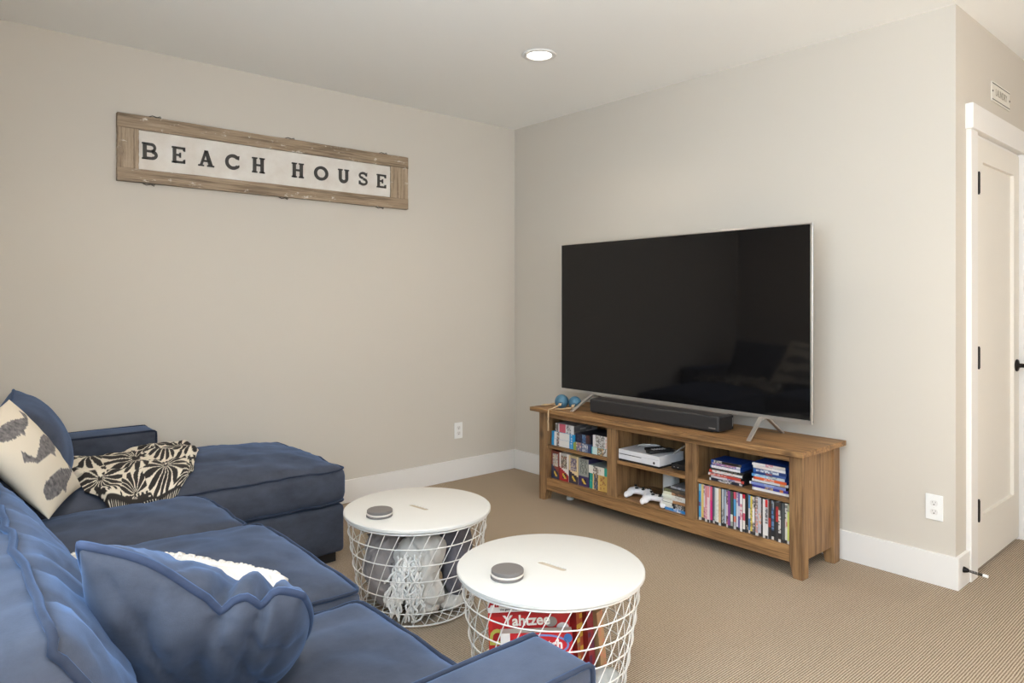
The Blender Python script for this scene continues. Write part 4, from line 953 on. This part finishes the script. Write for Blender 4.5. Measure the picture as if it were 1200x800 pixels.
for i in range(150):
    k = i/149; 
    if k < .78: p = fn2(k/.78, 1.0); dn = Vector((.35, .35, 0)).normalized()
    else: p = fn2(1.0, 1-(k-.78)/.22); dn = Vector((1, 0, 0))
    q = p+dn*(.028+.014*r2.random())+Vector((r2.uniform(-.01, .01), r2.uniform(-.01, .01), 0))
    z0_, z1_ = drop(p.x, p.y), drop(q.x, q.y)
    mb.tube([(p.x, p.y, z0_+.016), ((p.x+q.x)/2, (p.y+q.y)/2, max(z0_, z1_)+.016+.004*r2.random()), (q.x, q.y, z1_+.008)], [.006, .0068, .0045], 6)
tag(mb.build('fringe', KN, tw, smooth=True), kind='stuff')

# ------------------------------------------------------------------ wire basket tables
WIRE = mat('white_wire', s(234, 230, 224), .4); LID = mat('white_lid', s(213, 210, 204), .45)
def slotted_lid(c, R_, ang):
    z0, z1 = .400, .418
    mb = MB().lathe([(0, z0), (R_-.006, z0), (R_, z0+.004), (R_, z1-.004), (R_-.003, z1-.001), (R_-.006, z1), (0, z1)], (c[0], c[1], 0), 72)
    a = bpy.data.objects.new('a', mb.mesh()); COL.objects.link(a)
    M = axes((c[0]-.004, c[1]-.012, 0), (math.cos(ang), math.sin(ang), 0), (-math.sin(ang), math.cos(ang), 0), (0,0,1))
    pl = [(.047+.012*math.cos(t_), .012*math.sin(t_)) for t_ in [math.pi*(i/8-.5) for i in range(9)]] + [(-.047-.012*math.cos(t_), -.012*math.sin(t_)) for t_ in [math.pi*(i/8-.5) for i in range(9)]]
    b = bpy.data.objects.new('b', MB().prism(pl, lambda u, v: M @ Vector((u, v, z0-.01)), lambda u, v: M @ Vector((u, v, z1+.01))).mesh()); COL.objects.link(b)
    md = a.modifiers.new('b', 'BOOLEAN'); md.object = b; md.operation = 'DIFFERENCE'; md.solver = 'EXACT'
    me = evaluated(a); bpy.data.objects.remove(a); bpy.data.objects.remove(b); return me, M, pl
def basket_table(c, label, rot0):
    t = thing('storage_table', (c[0], c[1], 0), label, 'side table', 'round white wire storage tables')
    RT, RB, zt, zb = .302, .238, .394, .012
    rad = lambda z: RB+(RT-RB)*((z-zb)/(zt-zb))**.8
    me, M, pl = slotted_lid(c, .313, -1.44); o = link('table_top', me, LID, t); 
    md = o.modifiers.new('edge', 'EDGE_SPLIT'); md.split_angle = math.radians(30); me.shade_smooth()
    MB().prism([(u*.99, v*.97) for u, v in pl], lambda u, v: M @ Vector((u, v, .401)), lambda u, v: M @ Vector((u, v, .4150))).build('slot_shade_plate', mat('slot_shade_beige', s(182, 168, 148), .8), t)  # beige plate added in the slot, its colour standing in for shading
    for i, z in enumerate((zt, .333, .266, .199, .132, .065, zb)):
        r = rad(z); MB().tube([(c[0]+r*math.cos(a), c[1]+r*math.sin(a), z) for a in [2*math.pi*k/64 for k in range(64)]], .0023 if 0 < i < 6 else .0034, 6, closed=True).build('ring', WIRE, t, smooth=True)
    NW = 31; tw_ = .66; first = None
    mb = MB(); pts = []
    for k in range(19):
        z = zt+(zb-zt)*k/18; a = -tw_*k/18; r = rad(z)-.004; pts.append((r*math.cos(a), r*math.sin(a), z))
    for k in range(1, 5): a = -tw_-.05*k; r = RB-.004-.045*k; pts.append((r*math.cos(a), r*math.sin(a), zb))
    mb.tube(pts, .0018, 6); me = mb.mesh('wire')
    me.materials.append(WIRE); me.shade_smooth()
    for k in range(NW):
        o = bpy.data.objects.new('wire', me); COL.objects.link(o); o.parent = t; o.rotation_euler = (0, 0, rot0+2*math.pi*k/NW)
    MB().tube([(c[0]+.056*math.cos(a), c[1]+.056*math.sin(a), zb) for a in [2*math.pi*k/24 for k in range(24)]], .003, 6, closed=True).build('ring', WIRE, t, smooth=True)
    return t
C1, C2 = (-1.918, -1.568), (-1.945, -2.416)
basket_table(C1, 'round white wire basket table holding grey blankets, beside the chaise', .05)
basket_table(C2, 'round white wire basket table holding board games, near the sofa arm', .11)
CGR = mat('grey_slate_coaster', s(112, 106, 102), .7); CWH = mat('cork_white', s(214, 204, 194), .8)
def coasters(x, y, tbl):
    z = .4185
    for i, (h, m_, lb) in enumerate(((.008, CGR, 'grey round coaster at the bottom of the stack'), (.007, CWH, 'pale round coaster in the middle of the stack'), (.012, CGR, 'dark grey round coaster on top of the stack'))):
        r = .053-.0005*i; mb = MB().lathe([(0, 0), (r-.002, 0), (r, .0015), (r, h-.002), (r-.002, h-.0003), (0, h-.0003)], (x+.001*i, y, z), 40)
        o = solo(mb, 'coaster', m_, lb+' on the '+tbl, 'coaster', 'round drink coasters'); md = o.modifiers.new('e', 'EDGE_SPLIT'); o.data.shade_smooth()
        z += h
    # faint carved rings on the top one
coasters(-2.112, -1.578, 'table by the chaise'); coasters(-2.124, -2.402, 'table near the sofa arm')

# ------------------------------------------------------------------ blankets in the far basket
FW, RTV = Vector((.6536, .7568, 0)), Vector((.7568, -.6536, 0))
def loc1(r, f, z): p = Vector((C1[0], C1[1], 0))+RTV*r+FW*f; p.z = z; return p
Rv = Matrix((RTV, FW, Vector((0,0,1)))).transposed()
QU = mat('grey_quilt', s(146, 137, 134), .92, Sheen_Weight=.2); n_ = NT(QU); n_.bump(n_.noise(n_.coords(), 60, 4), .4, .006)
DG = mat('charcoal_knit', s(108, 104, 110), .95); n_ = NT(DG)
ck = n_.add('ShaderNodeTexChecker'); ck.inputs['Scale'].default_value = 130; n_.link(n_.coords(), ck.inputs['Vector']); n_.bump(ck.outputs['Fac'], .5, .003)
CRM = mat('cream_blanket', s(214, 208, 200), .95); n_ = NT(CRM); n_.bump(n_.noise(n_.coords(), 120, 3), .4, .003)
parts = [(loc1(-.12, -.02, .20), (.105, .17, .165), Rv), (loc1(-.10, -.10, .16), (.10, .10, .13), Rv), (loc1(-.06, .10, .26), (.12, .11, .11), Rv), (loc1(-.15, .05, .25), (.07, .12, .10), Rv @ Matrix.Rotation(.3, 3, 'Y'))]
me = blob_mesh(parts, .007, 4, .012, 3)
for v in me.vertices: v.co.z = max(v.co.z, .018)
tag(link('quilt', me, QU, None, loc1(-.1, 0, .018), True), 'crumpled grey quilt on the left side of the far basket', 'blanket')
# dark rolled blanket on the right
t = thing('rolled_blanket', loc1(.16, .03, .018), 'dark grey textured blanket with white lining in the far basket', 'blanket')
link('outer', blob_mesh([(loc1(.15, .05, .24), (.085, .15, .14), Rv), (loc1(.165, -.03, .19), (.06, .11, .14), Rv), (loc1(.13, .09, .30), (.08, .12, .075), Rv)], .009, 5, .006, 8), DG, t, smooth=True)
me = blob_mesh([(loc1(.14, -.02, .05), (.075, .13, .032), Rv), (loc1(.15, -.06, .05), (.06, .09, .03), Rv)], .008, 5, .004, 5); link('lining', me, CRM, t, smooth=True)
# cream throw folded over with fringe
t = thing('fringed_throw', loc1(.02, -.14, .018), 'cream throw with knotted fringe hanging in the far basket', 'blanket')
me = blob_mesh([(loc1(.035, -.15, .20), (.075, .055, .155), Rv), (loc1(.06, -.11, .27), (.075, .09, .075), Rv), (loc1(-.01, -.14, .25), (.075, .06, .10), Rv @ Matrix.Rotation(.5, 3, 'Y')), (loc1(.05, -.15, .10), (.08, .05, .085), Rv)], .008, 4, .008, 12)
for v in me.vertices: v.co.z = max(v.co.z, .02)
link('folded_cloth', me, CRM, t, smooth=True)
r3 = random.Random(21); mb = MB(); nst = 60
for i in range(nst):
    a = -.075+.12*r3.random(); z = .12+.17*r3.random()**.8; r_ = a
    f = -.208-.012*r3.random(); pts = []
    zz = z; L_ = 6+r3.randrange(5)
    for k in range(L_):
        pts.append(loc1(r_, max(-.234+abs(r_)*.2, f), max(.022, zz))); r_ += r3.uniform(-.022, .016); f += r3.uniform(-.008, .004); zz -= r3.uniform(.004, .03)
    # smooth the strand
    sm = []
    for k in range(len(pts)-1):
        for q in range(3): sm.append(pts[k].lerp(pts[k+1], q/3))
    for it in range(1): sm = [sm[0]]+[(sm[k-1]+sm[k]*2+sm[k+1])/4 for k in range(1, len(sm)-1)]+[sm[-1]]
    mb.tube(sm, .0048, 6)
tag(mb.build('fringe', mat('white_fringe', s(238, 235, 230), .9), t, smooth=True), kind='stuff')
for i in range(7):
    p = loc1(r3.uniform(-.06, .03), -.205, r3.uniform(.06, .26)); MB().sphere(p, (.009, .009, .010), 10, 8).build('knot', mat('white_fringe'), t, smooth=True)

# ------------------------------------------------------------------ board games in the near basket
def loc2(r, f, z): p = Vector((C2[0], C2[1], 0))+RTV*r+FW*f; p.z = z; return p
def game_frame(r, f, z, yaw=0, tilt=0, roll=0):
    """matrix whose -X is the printed face (towards the room's sofa side), Y to the left, Z up"""
    M = Matrix((FW, -RTV, Vector((0,0,1)))).transposed().to_4x4(); M.translation = loc2(r, f, z)
    return M @ Matrix.Rotation(yaw, 4, 'Z') @ Matrix.Rotation(tilt, 4, 'Y') @ Matrix.Rotation(roll, 4, 'X')
def game(dims, M, base, paint, label, nu, nv, side=None, name='board_game'):
    t = thing(name, M.translation, label, 'board game', 'board games in the near basket')
    me = pbox_mesh(*dims, base, paint=paint, nu=nu, nv=nv, M=M, side=side, name='box'); link('box', me, m_print(), t); return t
def gtext(t, M, txt, size, y, z, col, x=-.0, sx=1, rot=0, bold=0.0, name='lettering'):
    A = M @ axes((x-.0012, y, z), (0,-1,0), (0,0,1), (-1,0,0)) @ Matrix.Rotation(rot, 4, 'Z')
    text_mb(txt, size, A, .0006, bold, sx).build(name, mat('print_%d_%d_%d' % col, s(*col), .45), t)
RED = s(186, 38, 40)
# big red box with yellow upright lettering at the left edge
M = game_frame(0, -.12, .022, .03, .05, -.035)
def pw(u, v):
    if u < .05: return s(200, 44, 40)
    if v > .93: return s(170, 34, 36)
    return RED
t = game((0, .05, -.065, .195, 0, .292), M, s(150, 34, 34), pw, 'red board game box with tall yellow side lettering and a white title', 20, 20)
gtext(t, M, 'WORD', .066, .165, .125, (196, 186, 84), rot=math.pi/2, sx=1.1, bold=.002)
gtext(t, M, 'Yahtzee', .046, .072, .262, (240, 234, 222), sx=1.0, bold=.0012)
gtext(t, M, 'shake, score and shout', .011, .05, .232, (226, 170, 60))
for i, (yy, zz, c) in enumerate(((-.005, .255, (150,140,132)), (-.042, .235, (214,210,206)))):
    mb = MB(); mb.prism([(.02*math.cos(k*.35), .016*math.sin(k*.35)) for k in range(18)], lambda u, v: M @ Vector((-.0004, yy+u, zz+v)), lambda u, v: M @ Vector((-.0012, yy+u, zz+v))); mb.build('badge', mat('badge%d' % i, s(*c), .5), t)
# white box lying across the top behind
M = game_frame(.0, -.125, .3215, .02, .06, -.04)
t = game((0, .2, -.055, .205, 0, .05), M, s(222, 218, 210), bands([(.6, (224,220,214)), (.72, [(224,220,214), (70,100,70)]), (.9, [(204,140,106), (196,130,98), (210,150,116)]), (1, (220,216,210))], seed=7), 'white board game box with red title on top of the red boxes', 24, 6)
gtext(t, M, 'ANI ASWE', .036, .115, .029, (176, 34, 40), sx=1.05, bold=.0012); gtext(t, M, 'the game of picking songs', .010, .115, .009, (60, 56, 60))
# red front box with oval logo
M = game_frame(-.035, -.168, .03, .02, .05, -.02)
t = game((0, .035, -.10, .125, 0, .235), M, s(200, 190, 176), lambda u, v, f=speckle([s(190,40,46), s(196,44,46), s(60,44,60), s(206,130,120), s(180,40,44)], 5): (s(226,220,214) if u < .12 else (s(190, 38, 44) if v > .88 or u > .6 else f(u, v))), 'red board game box with blue ringed oval logo at the front of the basket', 30, 22)
def oval(t, M, y, z, a, b, c, x0, x1, nm):
    MB().prism([(a*math.cos(k*.2618), b*math.sin(k*.2618)) for k in range(24)], lambda u, v: M @ Vector((-x0, y+u, z+v)), lambda u, v: M @ Vector((-x1, y+u, z+v))).build(nm, mat('print_%d_%d_%d' % c, s(*c), .45), t)
oval(t, M, -.005, .196, .085, .034, (120, 140, 196), .0002, .0010, 'logo_ring'); oval(t, M, -.005, .196, .078, .028, (196, 30, 44), .0010, .0014, 'logo_field')
gtext(t, M, 'Lo', .046, .035, .196, (238, 232, 228), x=-.0006, bold=.002); gtext(t, M, 'tch', .038, -.045, .198, (238, 232, 228), x=-.0006, bold=.0015)
oval(t, M, .095, .15, .03, .03, (76, 44, 130), .0002, .001, 'round_badge'); oval(t, M, -.086, .216, .013, .014, (60, 110, 170), .0002, .001, 'round_badge')
# tall red boxes leaning at the right, seen on edge
for k, (r, f, cw, lb, L_, bs, fr) in enumerate(((.098, -.095, .30, 'red board game box with yellow print leaning right of the white box', .30, (150,40,38), [(150,40,38), (160,44,40), (200,170,60), (120,80,70)]),
                                      (.138, -.085, .36, 'dark edged red board game box leaning behind the others', .30, (128,30,32), [(140,34,34), (128,30,32), (60,36,70)]),
                                      (.178, -.06, .42, 'brown cardboard game tray at the right of the near basket', .27, (176,140,100), [(176,140,100), (190,120,96), (170,132,92)]))):
    M = game_frame(r, f, .03, .75, 0, -.06-.03*k)
    t = game((0, .2-.02*k, -.014, .014, 0, L_), M, s(*bs), speckle([s(*c) for c in fr], 30+k), lb, 2, 20, side=speckle([s(*c) for c in fr], 40+k))
# small clear bag of game pieces on the basket floor
BAG = mat('clear_bag', s(206, 206, 200), .25, Transmission_Weight=.35)
tag(link('game_piece_bag', blob_mesh([(loc2(.17, -.10, .075), (.055, .04, .055), Rv), (loc2(.15, -.12, .05), (.05, .04, .035), Rv)], .007, 3, .006, 4), BAG, None, loc2(.17, -.10, .02), True), 'small clear bag of game pieces at the right of the near basket', 'bag')
